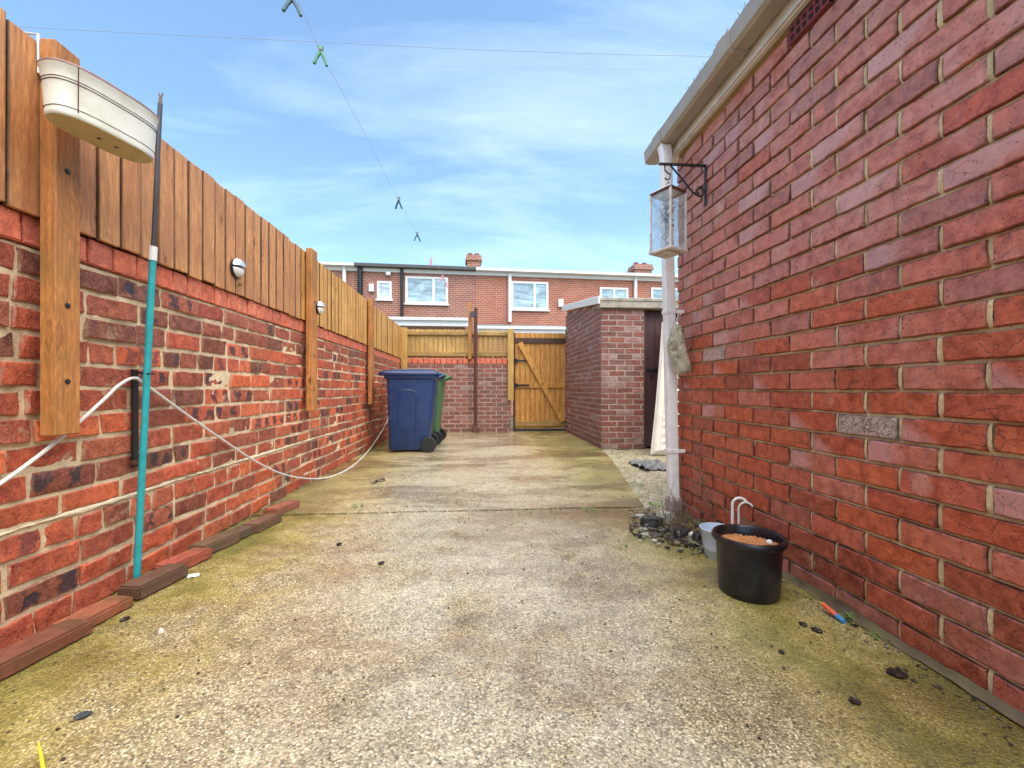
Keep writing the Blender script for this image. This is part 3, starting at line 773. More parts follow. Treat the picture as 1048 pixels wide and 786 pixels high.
mb.add([(OX0-.06, a0, roofz(a0)+.042), (OX0-.06, a1, roofz(a1)+.042), (OX1+.05, a1, roofz(a1)+.042), (OX1+.05, a0, roofz(a0)+.042),
        (OX0-.06, a0, roofz(a0)+.085), (OX0-.06, a1, roofz(a1)+.085), (OX1+.05, a1, roofz(a1)+.085), (OX1+.05, a0, roofz(a0)+.085)],
       [(0, 1, 2, 3), (7, 6, 5, 4), (0, 4, 5, 1), (2, 6, 7, 3), (1, 5, 6, 2), (0, 3, 7, 4)])
mb.build('roof', M_stone, out, bevel=.006)
mb = MB()
mb.add([(OX0-.066, a0-.02, roofz(a0)-.005), (OX0-.066, a1, roofz(a1)-.005), (OX0-.04, a1, roofz(a1)-.005), (OX0-.04, a0-.02, roofz(a0)-.005),
        (OX0-.066, a0-.02, roofz(a0)+.10), (OX0-.066, a1, roofz(a1)+.10), (OX0-.04, a1, roofz(a1)+.10), (OX0-.04, a0-.02, roofz(a0)+.10)],
       [(0, 1, 2, 3), (7, 6, 5, 4), (0, 4, 5, 1), (2, 6, 7, 3), (1, 5, 6, 2), (0, 3, 7, 4)])
mb.build('verge_board', M_whitecop, out, bevel=.004)
mb = MB(); dx0, dx1 = OX0+.61, OX0+1.42
mb.box(dx0, dx0+.05, OY0+.06, OY0+.14, 0, 1.915); mb.box(dx1, dx1+.05, OY0+.06, OY0+.14, 0, 1.915); mb.build('door_frame', M_maroon, out, bevel=.004)
mb = MB()
for k in range(6):
    w = (dx1-dx0-.06)/6; mb.box(dx0+.055+k*w, dx0+.055+(k+1)*w-.004, OY0+.09, OY0+.125, .02, 1.90)
door = mb.build('door', M_maroon, out, bevel=.003)
mb = MB(); mb.box(dx0+.05, dx0+.28, OY0+.078, OY0+.088, 1.06, 1.10); mb.tube([(dx0+.12, OY0+.085, 1.03), (dx0+.12, OY0+.06, 1.03), (dx0+.12, OY0+.06, .95), (dx0+.12, OY0+.085, .95)], .008, 6)
mb.build('latch', M_black, door)
mb = MB(); mb.box(dx1+.052, OX1, OY0+.001, OY0+.19, 0, 1.915); mb.build('pier', M_hbP, out)

# ------------------------------------------------------------------ fences
fence = thing('timber_fence', 'long vertical-board timber fence standing on the left boundary wall', 'fence', (XL, 3, 1.39))
mbs = {0: MB(), 1: MB()}; random.seed(12)
y = -1.55
while y < 8.0:
    w = .094 + random.uniform(-.004, .004); ztop = 1.965 + random.uniform(-.006, .006) + .006*nz(y*.7)
    dx = random.uniform(-.003, .003); far = y > 3.5
    m = Matrix.Translation((XL+.004+dx, y, 1.388+random.uniform(-.004, .004))) @ Matrix.Rotation(random.uniform(-.004, .004), 4, 'X') @ Matrix.Rotation(random.uniform(-.03, .03), 4, 'Z')
    mbs[1 if far else 0].box(0, .018, 0, w, 0, ztop-1.388, m, (random.random(), random.random(), 0, 1), 'y')
    y += w + random.uniform(.006, .010)
mbs[0].build('boards', M_wood, fence, bevel=.002); mbs[1].build('boards', M_woodF, fence, bevel=.002)
mb = MB(); y = -1.6
while y < 8.0:
    mb.box(XL-.05, XL-.034, y, y+.098, 1.385, 1.955, tone=(random.random(), random.random(), 0, 1)); y += .1
mb.build('gap_backing', plain('gap_shade_black', (.025, .015, .01), .8), fence)  # added backing layer, near-black to paint shade into the board gaps
for z in (1.46, 1.86):
    mb = MB(); mb.box(XL-.0335, XL+.0, -1.6, 8.0, z, z+.06); mb.build('rail', M_dkwood, fence)
for (y0, w, zb, zt) in ((-.6, .09, .66, 1.975), (1.485, .088, .665, 1.965), (3.60, .12, .635, 1.99), (5.56, .12, .62, 1.985)):
    mb = MB(); mb.box(XL+.032, XL+.082, y0, y0+w, zb, zt, tone=(random.random(), random.random(), 0, 1))
    pp = mb.build('post', M_post, fence, bevel=.004)
    for zz in (zb+.18, 1.55, 1.1):
        mb = MB(); mb.lathe([(.009, 0), (.009, .003), (.004, .005)], (XL+.0822, y0+w*.45, zz), 8, 'X', True, True); mb.build('screw_head', M_black, pp)

rear = thing('slatted_fence', 'short vertical-slat rear fence between the left corner and the gate', 'fence', (-.4, YB, 1.4))
mb = MB(); x = XL+.10; random.seed(4)
while x < GX0-.14:
    w = .078 if x < -.05 else .07
    mb.box(x, x+w, YB+.045, YB+.063, 1.41, 1.945+random.uniform(-.006, .006), tone=(random.random(), random.random(), 0, 1), edge='x'); x += w + (.006 if x < -.15 else .024)
mb.build('slats', M_woodG, rear, bevel=.002)
for (z0, z1) in ((1.84, 1.90), (1.44, 1.52)):
    mb = MB(); mb.box(XL+.10, GX0-.10, YB+.0, YB+.044, z0, z1, tone=(random.random(), .3, 0, 1)); mb.build('rail', M_rail, rear, bevel=.003)
for (x0, x1, zb, zt, m) in ((XL+.02, XL+.13, .95, 1.96, M_woodG), (GX0-.11, GX0+.0, .6, 1.965, M_woodG), (-.20, -.135, 1.38, 2.45, M_post)):
    mb = MB(); mb.box(x0, x1, YB-.075, YB-.015, zb, zt, tone=(.6, .2, 0, 1)); mb.build('post', m, rear, bevel=.004)

# gate
gate = thing('wooden_gate', 'tall honey-coloured ledged and braced wooden gate in the rear corner', 'gate', (1.18, YB, 0))
mb = MB(); random.seed(8); nb = 10; g0, g1 = GX0+.035, GX1-.03
for k in range(nb):
    w = (g1-g0)/nb; mb.box(g0+k*w, g0+(k+1)*w-.004, YB+.03, YB+.05, .055+random.uniform(0, .01), 1.90+random.uniform(-.004, .004), tone=(random.random(), random.random(), 0, 1), edge='x')
mb.build('boards', M_gate, gate, bevel=.002)
for (z0, z1, m) in ((1.70, 1.80, M_dkwood), (.84, .93, M_gate), (.10, .20, M_rail)):
    mb = MB(); mb.box(g0, g1, YB+.004, YB+.029, z0, z1, tone=(.2, .4, 0, 1)); mb.build('ledge', m, gate, bevel=.003)
mb = MB(); mb.bar((g0+.09, YB-.012, 1.70), (g1-.05, YB-.012, .19), .095, .03, up=(0, 1, 0), tone=(.98, .6, 0, 1)); mb.build('brace', M_gate, gate, bevel=.003)
for zz in (1.36, .89):
    mb = MB(); mb.box(g0-.05, g0+.05, YB-.012, YB-.004, zz-.035, zz+.035); mb.bar((g0+.04, YB-.008, zz), (g0+.27, YB-.008, zz), .006, .032, up=(0, 0, 1)); mb.tube([(g0-.0, YB-.014, zz-.04), (g0, YB-.014, zz+.04)], .011, 8)
    mb.build('hinge', M_black, gate)
mb = MB(); mb.box(GX1-.025, GX1+.03, YB-.06, YB+.05, 0, 1.95); mb.build('gate_post', M_dkwood, gate, bevel=.003)
mb = MB(); mb.box(GX0+.0, GX0+.03, YB-.01, YB+.05, 0, 1.9); mb.build('gate_post', M_dkwood, gate, bevel=.003)
mb = MB(); mb.box(g0, g1, YB+.02, YB+.10, .0, .05); mb.build('sill', M_dkst, gate)

# ------------------------------------------------------------------ clothes line with post, pegs
lp = thing('clothesline_post', 'rusty brown iron clothesline post in front of the rear fence', 'post', (-.06, YB-.14, 0))
mb = MB(); mb.tube([(-.06, YB-.14, .0), (-.06, YB-.14, 1.0), (-.055, YB-.14, 2.33)], .033, 14); mb.build('pole', M_rust, lp, smooth=True)
mb = MB(); mb.lathe([(.075, 0), (.07, .05), (.05, .10), (.036, .13)], (-.06, YB-.14, 0), 14, 'Z', True, True); mb.build('foot', M_rust, lp, smooth=True)
mb = MB(); mb.lathe([(.05, 0), (.055, .006), (.04, .014), (.055, .022), (.05, .028)], (-.115, YB-.19, 2.20), 16, 'Y', True, True); pul = mb.build('pulley', M_graymetal, lp, smooth=True)
mb = MB(); mb.tube([(-.055, YB-.14, 2.28), (-.11, YB-.17, 2.27), (-.115, YB-.175, 2.20)], .007, 6); mb.build('pulley_hook', M_black, pul)
line_pts = [Vector((-.115, YB-.176, 2.252)), at(470, 309, 7.0), at(458, 289, 5.4), at(445, 267, 4.3), at(427, 240, 3.4), at(409, 207, 2.75), at(385, 160, 2.2), at(360, 112, 1.9), at(330, 57, 1.62), at(313, 18, 1.5), at(302, -8, 1.42), at(270, -120, 1.2), Vector((-.78, .4, 2.2)), Vector((-.82, -1.2, 2.28))]
def catmull(P, n=8):
    out = []
    for i in range(len(P)-1):
        p0, p1, p2, p3 = P[max(i-1, 0)], P[i], P[i+1], P[min(i+2, len(P)-1)]
        for k in range(n):
            t = k/n
            out.append(.5*((2*p1) + (p2-p0)*t + (2*p0-5*p1+4*p2-p3)*t*t + (3*p1-p0-3*p2+p3)*t**3))
    return out + [P[-1]]
mb = MB(); mb.tube(catmull(line_pts), .0009, 6)
tag(mb.build('clothesline', M_line, smooth=True), 'thin pale clothesline with pegs running overhead to the rusty post', 'clothesline')
def peg(px, py, zc, mat, label, ang=.0, splay=.35, k=1.0):
    p = at(px, py, zc)
    r = thing('clothes_peg', label, 'clothes peg', p, 'pegs on the clothesline')
    for s in (-1, 1):
        mb = MB()
        a = Matrix.Translation(p) @ Matrix.Rotation(ang, 4, 'Z') @ Matrix.Rotation(s*splay, 4, 'Y')
        poly = [(-.005, .018), (.004, .02), (.006, .0), (.004, -.03), (.006, -.058), (-.003, -.060), (-.005, -.03)]
        poly = [(x*s*k, z*k) for x, z in poly]
        mb.prism(poly, -.0055*k, .0055*k, a @ Matrix.Rotation(R(90), 4, 'X'))
        mb.build('jaw', mat, r, bevel=.001)
    mb = MB(); mb.tube([p + Vector((-.008*k, -.007, .004)), p + Vector((.008*k, -.007, .004)), p + Vector((.008*k, .007, .004)), p + Vector((-.008*k, .007, .004))], .0014, 5); mb.build('spring', M_silver, r)
peg(299, -2, 1.43, M_pegd, 'dark blue clothes peg cut by the top edge of the photo', .3, .5)
peg(328, 52, 1.63, M_pegg, 'green clothes peg on the line, highest one wholly in view', .2, .42)
peg(408, 205, 2.75, M_pegd, 'dark teal clothes peg midway along the line against the sky', -.2, .4)
peg(427, 240, 3.4, M_pegd, 'blue-grey clothes peg on the line just above the dark roof edge', .4, .45)
peg(441, 266, 4.1, M_pegp, 'small pink clothes peg on the line right at the dark roof edge', .1, .2)
peg(453, 283, 5.0, M_pegp, 'pink clothes peg on the line in front of the wide upstairs window', .1, .35)
peg(457, 290, 5.5, M_pegp, 'lowest pink clothes peg on the line nearest the rusty post', .1, .3)

# overhead cables
for i, (pts, r, m, lab) in enumerate(((((-400, 2), (30, 28), (330, 43), (520, 52), (760, 58), (1200, 60)), 0.0055, M_wire, 'thin dark overhead telephone cable, the upper of two crossing the sky'),
                               (((-400, 40), (60, 49), (330, 64), (520, 69), (760, 72), (1200, 72)), 0.003, M_wirel, 'very thin pale overhead cable, the lower of two crossing the sky'))):
    mb = MB(); mb.tube(catmull([at(a, b, 11) for a, b in pts], 6), r, 6)
    tag(mb.build('overhead_cable', m, smooth=True), lab, 'cable', 'overhead cables')

# ------------------------------------------------------------------ things on the left wall
# kerb of loose paving bricks
kerb = [  # near end px, far end px (front bottom edge), colour, label
    ((0, 697), (87, 652), srgb(120, 70, 52), 'brown paving brick nearest the camera in the row at the wall foot'),
    ((80, 655), (146, 620), srgb(150, 88, 62), 'orange-brown paving brick just before the turquoise pole'),
    ((140, 617), (196, 589), srgb(98, 68, 54), 'dark grey-brown paving brick right at the foot of the turquoise pole'),
    ((172, 593), (222, 570), srgb(158, 80, 62), 'clean red paving brick just beyond the turquoise pole'),
    ((205, 574), (250, 553), srgb(104, 78, 58), 'mossy grey-brown paving brick behind the clean red one'),
    ((240, 558), (272, 543), srgb(92, 72, 58), 'dull dark paving brick in the middle of the far half of the row'),
    ((262, 548), (291, 533), srgb(108, 76, 60), 'brown paving brick second from the far end of the row'),
    ((281, 530), (309, 519), srgb(146, 84, 66), 'reddish paving brick at the far end of the row')]
random.seed(17)
for i, (a, b, c, lab) in enumerate(kerb):
    pa, pb_ = onZ(*a), onZ(*b); d = (pb_-pa); yaw = math.atan2(d.y, d.x)
    L = min(.225, (pb_-pa).length*.94) if i else .25; mid = (pa+pb_)/2; yaw += random.uniform(-.05, .05); nrm = Vector((-math.sin(yaw), math.cos(yaw), 0))
    ctr = mid + nrm*(.05 + (-.012, .022, 0, .006, .0, .016, .0, .0)[i])
    mb = MB(); m = Matrix.Translation(ctr) @ Matrix.Rotation(yaw, 4, 'Z')
    ctr_z = .0
    mb.box(-L/2, L/2, -.05, .05, ctr_z+.002, .05+(.0, -.008, .006, .0, .007, -.004, .004, .0)[i], m)
    mm = plain('paving_brick_%d' % i, mul(c, 1.25), .65, .35, 26, .6, 120, dirt=srgb(74, 64, 40), dirt_amt=.75, dscale=11)
    o = mb.build('paving_brick', mm, loc=ctr, bevel=.007, seg=2, smooth=50, worn=.0035)
    tag(o, lab, 'brick', 'paving bricks along the foot of the left wall')

# trough planter hung on the fence
c0, c1 = Vector((-1.295, 1.375, 1.655)), Vector((-1.215, 1.655, 1.655))
cen = (c0+c1)/2; ax = (c1-c0).normalized(); sd = Vector((-ax.y, ax.x, 0)); hl = (c1-c0).length/2
tr = thing('trough_planter', 'cream enamel trough planter hung on the near fence post', 'planter', cen)
def oval(k, kw, z, n=48):
    pts = []
    for i in range(n):
        a = 2*math.pi*i/n; ca, sa = math.cos(a), math.sin(a)
        e = .62
        pts.append(cen + ax*(hl*k*math.copysign(abs(ca)**e, ca)) + sd*(.066*kw*math.copysign(abs(sa)**.8, sa)) + Vector((0, 0, z)))
    return pts
mb = MB()
mb.loft([oval(.93, .9, .004), oval(.98, .98, .0), oval(1.0, 1.0, .004), oval(1.005, 1.005, .012), oval(1.0, 1.0, .015), oval(1.04, 1.08, .10), oval(1.047, 1.09, .104), oval(1.047, 1.09, .108), oval(1.05, 1.095, .111), oval(1.07, 1.14, .142), oval(1.09, 1.18, .146), oval(1.09, 1.18, .153), oval(1.05, 1.1, .153), oval(.95, .92, .03)], cap0=False, cap1=False)
tb = mb.build('tub', M_trough, tr, smooth=50)
mb = MB(); mb.loft([oval(.965, .965, -.0025), oval(.965, .965, .003)]); bt = mb.build('base', M_trough_b, tr)
for k in (-.1, .25):
    mb = MB(); mb.lathe([(.006, 0), (.006, .001)], cen + ax*(hl*k) + Vector((0, 0, -.0035)), 10, 'Z', True, True); mb.build('drain_hole', M_black, bt)
mb = MB(); mb.loft([[p + Vector((0, 0, 0)) for p in oval(1.092, 1.19, .148)], oval(1.098, 1.2, .151), oval(1.092, 1.19, .155)], False, False); mb.build('rim', plain('worn_rim', srgb(150, 120, 112), .5, .3, 30, .1), tb)
mb = MB(); mb.tube([cen - ax*hl*1.0 + Vector((.012, .03, 0)) - sd*.062 + Vector((0, 0, .01)), cen - ax*hl*1.03 - sd*.07 + Vector((.012, .03, .145))], .0016, 5); mb.build('seam', M_rust, tb)
for kk, kw_, zz in ((1.052, 1.098, .108), (1.05, 1.093, .1), (1.008, 1.012, .024)):
    mb = MB(); q = oval(kk, kw_, zz); mb.tube(q + [q[0]], .0011, 5, cap=False); mb.build('swage_line', M_rust, tb)
for s_ in (-.35, .45):
    mb = MB(); q = cen + ax*(hl*s_)
    p0 = q + sd*.076 + Vector((0, 0, .12)); yq = p0.y
    mb.tube([p0, p0 + Vector((0, 0, .06)), Vector((XL+.03, yq, 1.85)), Vector((XL+.028, yq, 1.975)), Vector((XL-.055, yq, 1.98)), Vector((XL-.06, yq, 1.93))], .004, 6)
    mb.build('hanging_hook', M_whitepl, tr)

# turquoise pole
pole = thing('clothes_prop', 'turquoise clothes prop pole with dark upper tube leaning on the left wall', 'pole', onZ(139, 603))
b0 = onZ(139.5, 601) + Vector((0, 0, .0)); j0 = onX(156.5, 262, -1.365); t0 = onX(164, 106, -1.345)
mb = MB(); mb.tube([b0, b0.lerp(j0, .5), j0], [.0125, .0125, .0125], 14); mb.build('lower_tube', M_teal, pole, smooth=True)
mb = MB(); mb.tube([j0 - (t0-j0)*.03, j0 + (t0-j0)*.06], .0145, 14); mb.build('collar', M_whitepl, pole, smooth=True)
mb = MB(); mb.tube([j0, t0], .0085, 12); up = mb.build('upper_tube', M_graymetal, pole, smooth=True)
mb = MB(); td = (t0-j0).normalized(); mb.tube([t0 - td*.002, t0 + td*.02], .0065, 8); mb.tube([t0 + td*.02, t0 + td*.045 + Vector((.008, 0, 0))], .003, 6); mb.tube([t0 + td*.02, t0 + td*.045 - Vector((.008, 0, 0))], .003, 6); mb.build('fork_tip', M_twig2, up)
# iron bar on wall with tie
bar = thing('iron_bar', 'rusty black flat iron bar fixed to the left wall behind the turquoise pole', 'bar', onX(138, 475, XL+.01))
z0_ = onX(138, 478, XL+.01); z1_ = onX(138, 378, XL+.01)
mb = MB(); mb.box(XL+.004, XL+.016, z0_.y-.014, z0_.y+.014, z0_.z, z1_.z); mb.build('strip', M_black, bar, bevel=.002)
mb = MB(); mb.box(XL+.002, XL+.022, z0_.y-.02, z0_.y+.03, z0_.z+.01, z0_.z+.03); mb.build('lug', M_rust, bar, bevel=.002)
pc = b0.lerp(j0, (z1_.z-.02)/(j0.z))
mb = MB(); mb.tube([(XL+.012, z1_.y-.01, z1_.z-.01), (pc.x+.02, pc.y-.014, pc.z), (pc.x+.02, pc.y+.014, pc.z), (XL+.014, z1_.y+.014, z1_.z-.015)], .003, 6)
tag(mb.build('cable_tie', M_blackpl, loc=pc), 'black cable tie strapping the turquoise pole to the iron bar', 'cable tie')
# white cable
cpts = [onX(-160, 600, XL+.03), onX(0, 495, XL+.025), onX(60, 450, XL+.03), onX(105, 410, XL+.03), onX(122, 394, XL+.03), onX(138, 387, XL+.035), onX(152, 396, XL+.04), onX(213, 440, XL+.025), onX(263, 473, XL+.022), onX(292, 486, XL+.03), onX(318, 490, XL+.03)]
cpts += [onZ(338, 488, .01), onZ(356, 480, .01), onZ(372, 467, .012), onX(384, 452, XL+.03), onX(393, 437, XL+.03), onX(399, 424, XL+.03)]
mb = MB(); mb.tube(catmull(cpts, 8), .0062, 8)
tag(mb.build('white_cable', M_cable, smooth=True, loc=(XL, 2, 0)), 'white cable looping over the iron bar and trailing along the left wall', 'cable')
# solar lights
def solar(px, py, y_off, label):
    p = onX(px, py, y_off); r = thing('fence_light', label, 'wall light', p, 'round fence lights')
    q = Matrix.Translation(p)
    mb = MB(); mb.lathe([(.052, 0), (.056, .004), (.056, .012), (.046, .018)], p, 28, 'X', True, True); mb.build('backplate', M_blackpl, r, smooth=30)
    # two half-dome shells parted by a dark slot
    for sgn in (1, -1):
        mb = MB(); rings = []
        for (rr, xx) in ((.050, .016), (.046, .032), (.035, .045), (.018, .052), (.002, .054)):
            ring = []
            for k in range(15):
                a = math.pi*k/14
                ring.append(Vector((p.x + xx*(1.0 if sgn > 0 else .8), p.y + rr*math.cos(a), p.z + sgn*(rr*math.sin(a) + .006) + .006)))
            rings.append(ring)
        mb.loft(rings, True, True)
        mb.build('shell', M_silver if sgn > 0 else M_whitepl, r, smooth=50)
solar(240.5, 275, XL+.022, 'round silver fence light on the boards left of the middle post')
solar(325.5, 315.5, XL+.082, 'round silver fence light fixed on the middle fence post')

# ------------------------------------------------------------------ wheelie bins
def bin_(x, y, yaw, mb_, ml_, label):
    r = thing('wheelie_bin', label, 'wheelie bin', (0, 0, 0), 'wheelie bins')
    def rr(cx, hx, hy, z, rad=.04, n=5):
        pts = []
        for sx, sy, a0 in ((1, 1, 0), (-1, 1, 90), (-1, -1, 180), (1, -1, 270)):
            for k in range(n):
                a = R(a0 + 90*k/(n-1)); pts.append(Vector((cx + sx*(hx-rad) + rad*math.cos(a), sy*(hy-rad) + rad*math.sin(a), z)))
        return pts
    mb = MB()
    mb.loft([rr(-.02, .235, .215, .03), rr(-.02, .25, .225, .05), rr(.0, .275, .25, .45), rr(.015, .305, .272, .93), rr(.015, .315, .28, .94), rr(.015, .335, .295, .955), rr(.015, .335, .295, .985)])
    body = mb.build('body', mb_, r, smooth=35)
    # raised side panel outlines
    for sy in (-1, 1):
        mb = MB(); P = []
        for (lx, z) in ((-.10, .10), (-.11, .5), (-.115, .72), (-.10, .775), (-.06, .795), (.0, .80), (.06, .795), (.10, .775), (.115, .72), (.11, .5), (.10, .10)):
            w = .225 + (.25-.225)*(z-.05)/.40 if z < .45 else .25 + (.272-.25)*(z-.45)/.48
            P.append(Vector((lx-.03, sy*(w-.001), z)))
        mb.tube(P, .009, 6); mb.build('side_rib', mb_, body, smooth=True)
    # lid
    mb = MB()
    mb.loft([rr(-.01, .372, .312, .985, .05), rr(-.01, .375, .315, 1.0, .05), rr(-.01, .37, .312, 1.025, .06), rr(.0, .33, .28, 1.05, .08), rr(.01, .24, .20, 1.066, .09), rr(.01, .1, .1, 1.072, .05)])
    lid = mb.build('lid', ml_, r, smooth=50)
    mb = MB(); mb.box(-.42, -.375, -.13, .13, .992, 1.012); mb.build('lid_grip', ml_, lid, bevel=.006)
    mb = MB(); mb.tube([(.34, -.24, .95), (.40, -.24, .975), (.42, -.22, .99), (.42, .22, .99), (.40, .24, .975), (.34, .24, .95)], .017, 10); mb.build('handle', ml_, r, smooth=True)
    for sy in (-1, 1):
        mb = MB(); mb.box(.30, .40, sy*.17-.03, sy*.17+.03, .945, 1.02); mb.build('hinge', ml_, lid, bevel=.008)
        mb = MB(); c = (.235, sy*.255, .10)
        mb.lathe([(.062, -.024), (.09, -.024), (.1, -.015), (.1, .015), (.09, .024), (.062, .024)], c, 24, 'Y', False, False); wl = mb.build('wheel', M_tyre, r, smooth=30)
        mb = MB(); mb.lathe([(.062, -.018), (.05, -.006), (.02, -.006), (.018, -.02), (.018, .02), (.02, .006), (.05, .006), (.062, .018)], c, 16, 'Y', True, True); mb.build('hub', M_blackpl, wl, smooth=30)
    mb = MB(); mb.tube([(.235, -.235, .10), (.235, .235, .10)], .012, 8); mb.build('axle', M_black, r)
    r.location = (x, y, .006); r.rotation_euler = (0, 0, yaw)
    return r
bin_(-.885, 5.70, R(1.5), M_blue, M_blue2, 'blue wheelie bin with dark blue lid against the left wall')
bin_(-.85, 6.45, R(-2), M_green, M_green2, 'green wheelie bin mostly hidden behind the blue one')

# ------------------------------------------------------------------ lantern and bracket
br = thing('wall_bracket', 'black scrolled iron bracket on the right brick wall', 'bracket', (XR, 2.38, 2.1))
ybk = 2.38
mb = MB(); mb.bar((XR-.006, ybk, 1.90), (XR-.006, ybk, 2.14), .018, .006, up=(1, 0, 0)); mb.build('back_plate', M_black, br)
mb = MB(); mb.bar((XR-.003, ybk, 2.135), (1.05, ybk, 2.135), .016, .010); mb.build('arm', M_black, br)
mb = MB(); P = [Vector((1.12, ybk, 2.128)), Vector((1.20, ybk, 2.04)), Vector((1.255, ybk, 1.975)), Vector((1.285, ybk, 1.958))]
for k in range(14):
    a = R(-80 + k*27); rd = .032 - k*.0013; P.append(Vector((1.296 + rd*math.cos(a)*.9, ybk, 1.985 + rd*math.sin(a))))
mb.tube(P, .0055, 6); mb.build('scroll_brace', M_black, br, smooth=True)
mb = MB(); mb.tube([(1.085, ybk, 2.13), (1.085, ybk, 2.10), (1.10, ybk, 2.085), (1.12, ybk, 2.075), (1.115, ybk, 2.05), (1.095, ybk, 2.045), (1.085, ybk, 2.055)], .004, 6); mb.build('hook', M_black, br, smooth=True)
lx, ly = 1.10, 2.37
lan = thing('lantern', 'white framed glass box lantern hanging from the black bracket', 'lantern', (lx, ly, 1.62))
Rz = Matrix.Translation((lx, ly, 0)) @ Matrix.Rotation(R(28), 4, 'Z'); hw = .068; zb, zt = 1.625, 1.96
mb = MB()
for sx in (-1, 1):
    for sy in (-1, 1):
        mb.box(sx*hw-.0055, sx*hw+.0055, sy*hw-.0055, sy*hw+.0055, zb, zt, Rz)
M_lan = plain('peeling_white_metal', (.66, .63, .6), .55, .12, 30, .1, dirt=srgb(120, 80, 70), dirt_amt=.6, dscale=22)
lf = mb.build('frame', M_lan, lan, bevel=.001)
mb = MB(); mb.box(-hw-.010, hw+.010, -hw-.010, hw+.010, zb-.016, zb-.0005, Rz); mb.box(-hw+.02, hw-.02, -hw+.02, hw-.02, zb-.026, zb-.0165, Rz); mb.build('base', M_lan, lan, bevel=.002)
mb = MB()
for (a, b, c, d) in ((-1, 1, -1, -1), (-1, 1, 1, 1), (-1, -1, -1, 1), (1, 1, -1, 1)):
    p, q = Rz @ Vector((a*hw, c*hw, zt-.004)), Rz @ Vector((b*hw, d*hw, zt-.004)); mb.bar(p, q, .011, .011)
mb.build('top_frame', M_rust, lan)
mb = MB(); mb.loft([[Rz @ Vector((sx*(hw+.008), sy*(hw+.008), zt+.003)) for sx, sy in ((-1, -1), (1, -1), (1, 1), (-1, 1))], [Rz @ Vector((sx*.03, sy*.03, zt+.035)) for sx, sy in ((-1, -1), (1, -1), (1, 1), (-1, 1))]]); mb.build('lid', M_lan, lan)
mb = MB(); mb.tube([(lx, ly, zt+.03), (lx-.012, ly, zt+.05), (lx, ly, zt+.066), (lx+.012, ly, zt+.05), (lx, ly, zt+.03)], .003, 6); mb.build('hanging_ring', M_black, lan)
for (nx, ny) in ((0, -1), (0, 1), (-1, 0), (1, 0)):
    mb = MB(); t = .0012
    if nx == 0: mb.box(-hw+.006, hw-.006, ny*hw-t, ny*hw+t, zb, zt-.01, Rz)
    else: mb.box(nx*hw-t, nx*hw+t, -hw+.006, hw-.006, zb, zt-.01, Rz)
    mb.build('pane', M_glass, lan)
mb = MB(); random.seed(33)
for k in range(18):
    a = random.uniform(0, 6.28); rd = random.uniform(.005, .05); z0_ = random.uniform(zb+.01, zt-.1)
    P = [Rz @ Vector((rd*math.cos(a+j*1.3)*random.uniform(.5, 1), rd*math.sin(a+j*1.3), z0_ + j*.024)) for j in range(5)]
    mb.tube(P, .0028, 4)
mb.build('dried_twigs', M_twig2, lan)

# ------------------------------------------------------------------ peg bag on the pipe bracket
bag = thing('peg_bag', 'mildewed cream canvas peg bag hung beside the downpipe', 'bag', at(698, 385, 2.66))
zc = 2.66
outl = [(690, 330), (696, 333), (699, 345), (703, 362), (708, 379), (702, 383), (694, 384), (689, 379), (688, 368), (683, 360), (682, 352), (686, 340)]
cpx = sum(p[0] for p in outl)/len(outl); cpy = sum(p[1] for p in outl)/len(outl)
dep = Vector((SI, CO, 0))
rings = []
dense = []
for i in range(len(outl)):
    a, b = outl[i], outl[(i+1) % len(outl)]
    dense += [a, ((a[0]+b[0])/2, (a[1]+b[1])/2)]
for (t, k) in ((-.036, .35), (-.034, .6), (-.024, .86), (0, 1.0), (.02, .86), (.03, .6), (.032, .3)):
    ring = []
    for (x, y) in dense:
        p = at(cpx + (x-cpx)*k, cpy + (y-cpy)*k, zc) + dep*(t + .012*nz(x*.33, y*.22, t*30))
        ring.append(p)
    rings.append(ring)
mb = MB(); mb.loft(rings); bo = mb.build('sack', M_cloth, bag, smooth=28)
mb = MB(); mb.tube([at(692, 334, zc), at(693, 326, zc), at(695, 320, zc) + Vector((0, 0, .004)), at(697, 322, zc)], .003, 6); mb.build('hanging_loop', M_whitepl, bag)

# ------------------------------------------------------------------ mattress leaning on the outhouse
def mfun(a, b, back=False):
    # a across, b up
    bx0, bx1 = 2.106, 2.95
    x = (bx0 + (bx1-bx0)*a) + b*(.36 - .05*a) + .025*math.sin(b*3.1)*(1-a)
    y = 5.03 + .47*b + .03*math.sin(b*3)
    z = 0.0 + 1.72*b
    wav = .019*math.sin(b*112 + 3.0*math.sin(a*11) + a*7 + 2*nz(a*6, b*9)) + .012*nz(a*7, b*18)
    wav *= min(1, max(0, (a-.10)/.06))*(.55+.45*nz(a*5, b*5, 8))
    edge = min(1, min(a, 1-a)/.05, min(b, 1-b)/.03)
    th = .05*math.sqrt(max(edge, 0))
    p = Vector((x, y, z)); nv_ = Vector((.1, -.96, .26)).normalized()
    return p + nv_*((th + wav*edge) if not back else -th)
mt = thing('mattress', 'white quilted mattress propped against the outhouse door behind the downpipe', 'mattress', (2.3, 5.2, 0))
mb = MB(); mb.grid(lambda a, b: mfun(a, b), 50, 240); mb.grid(lambda a, b: mfun(a, b, True), 20, 40); mb.build('quilted_cover', M_matt, mt, fixn=False, smooth='all')
mb = MB(); mb.tube([mfun(.03, k/60) + Vector((-.005, -.012, 0)) for k in range(61)], .009, 6); mb.tube([mfun(.115, k/60) + Vector((-.0, -.002, 0)) for k in range(61)], .006, 6); mb.build('piping', M_matt, mt, smooth=True)

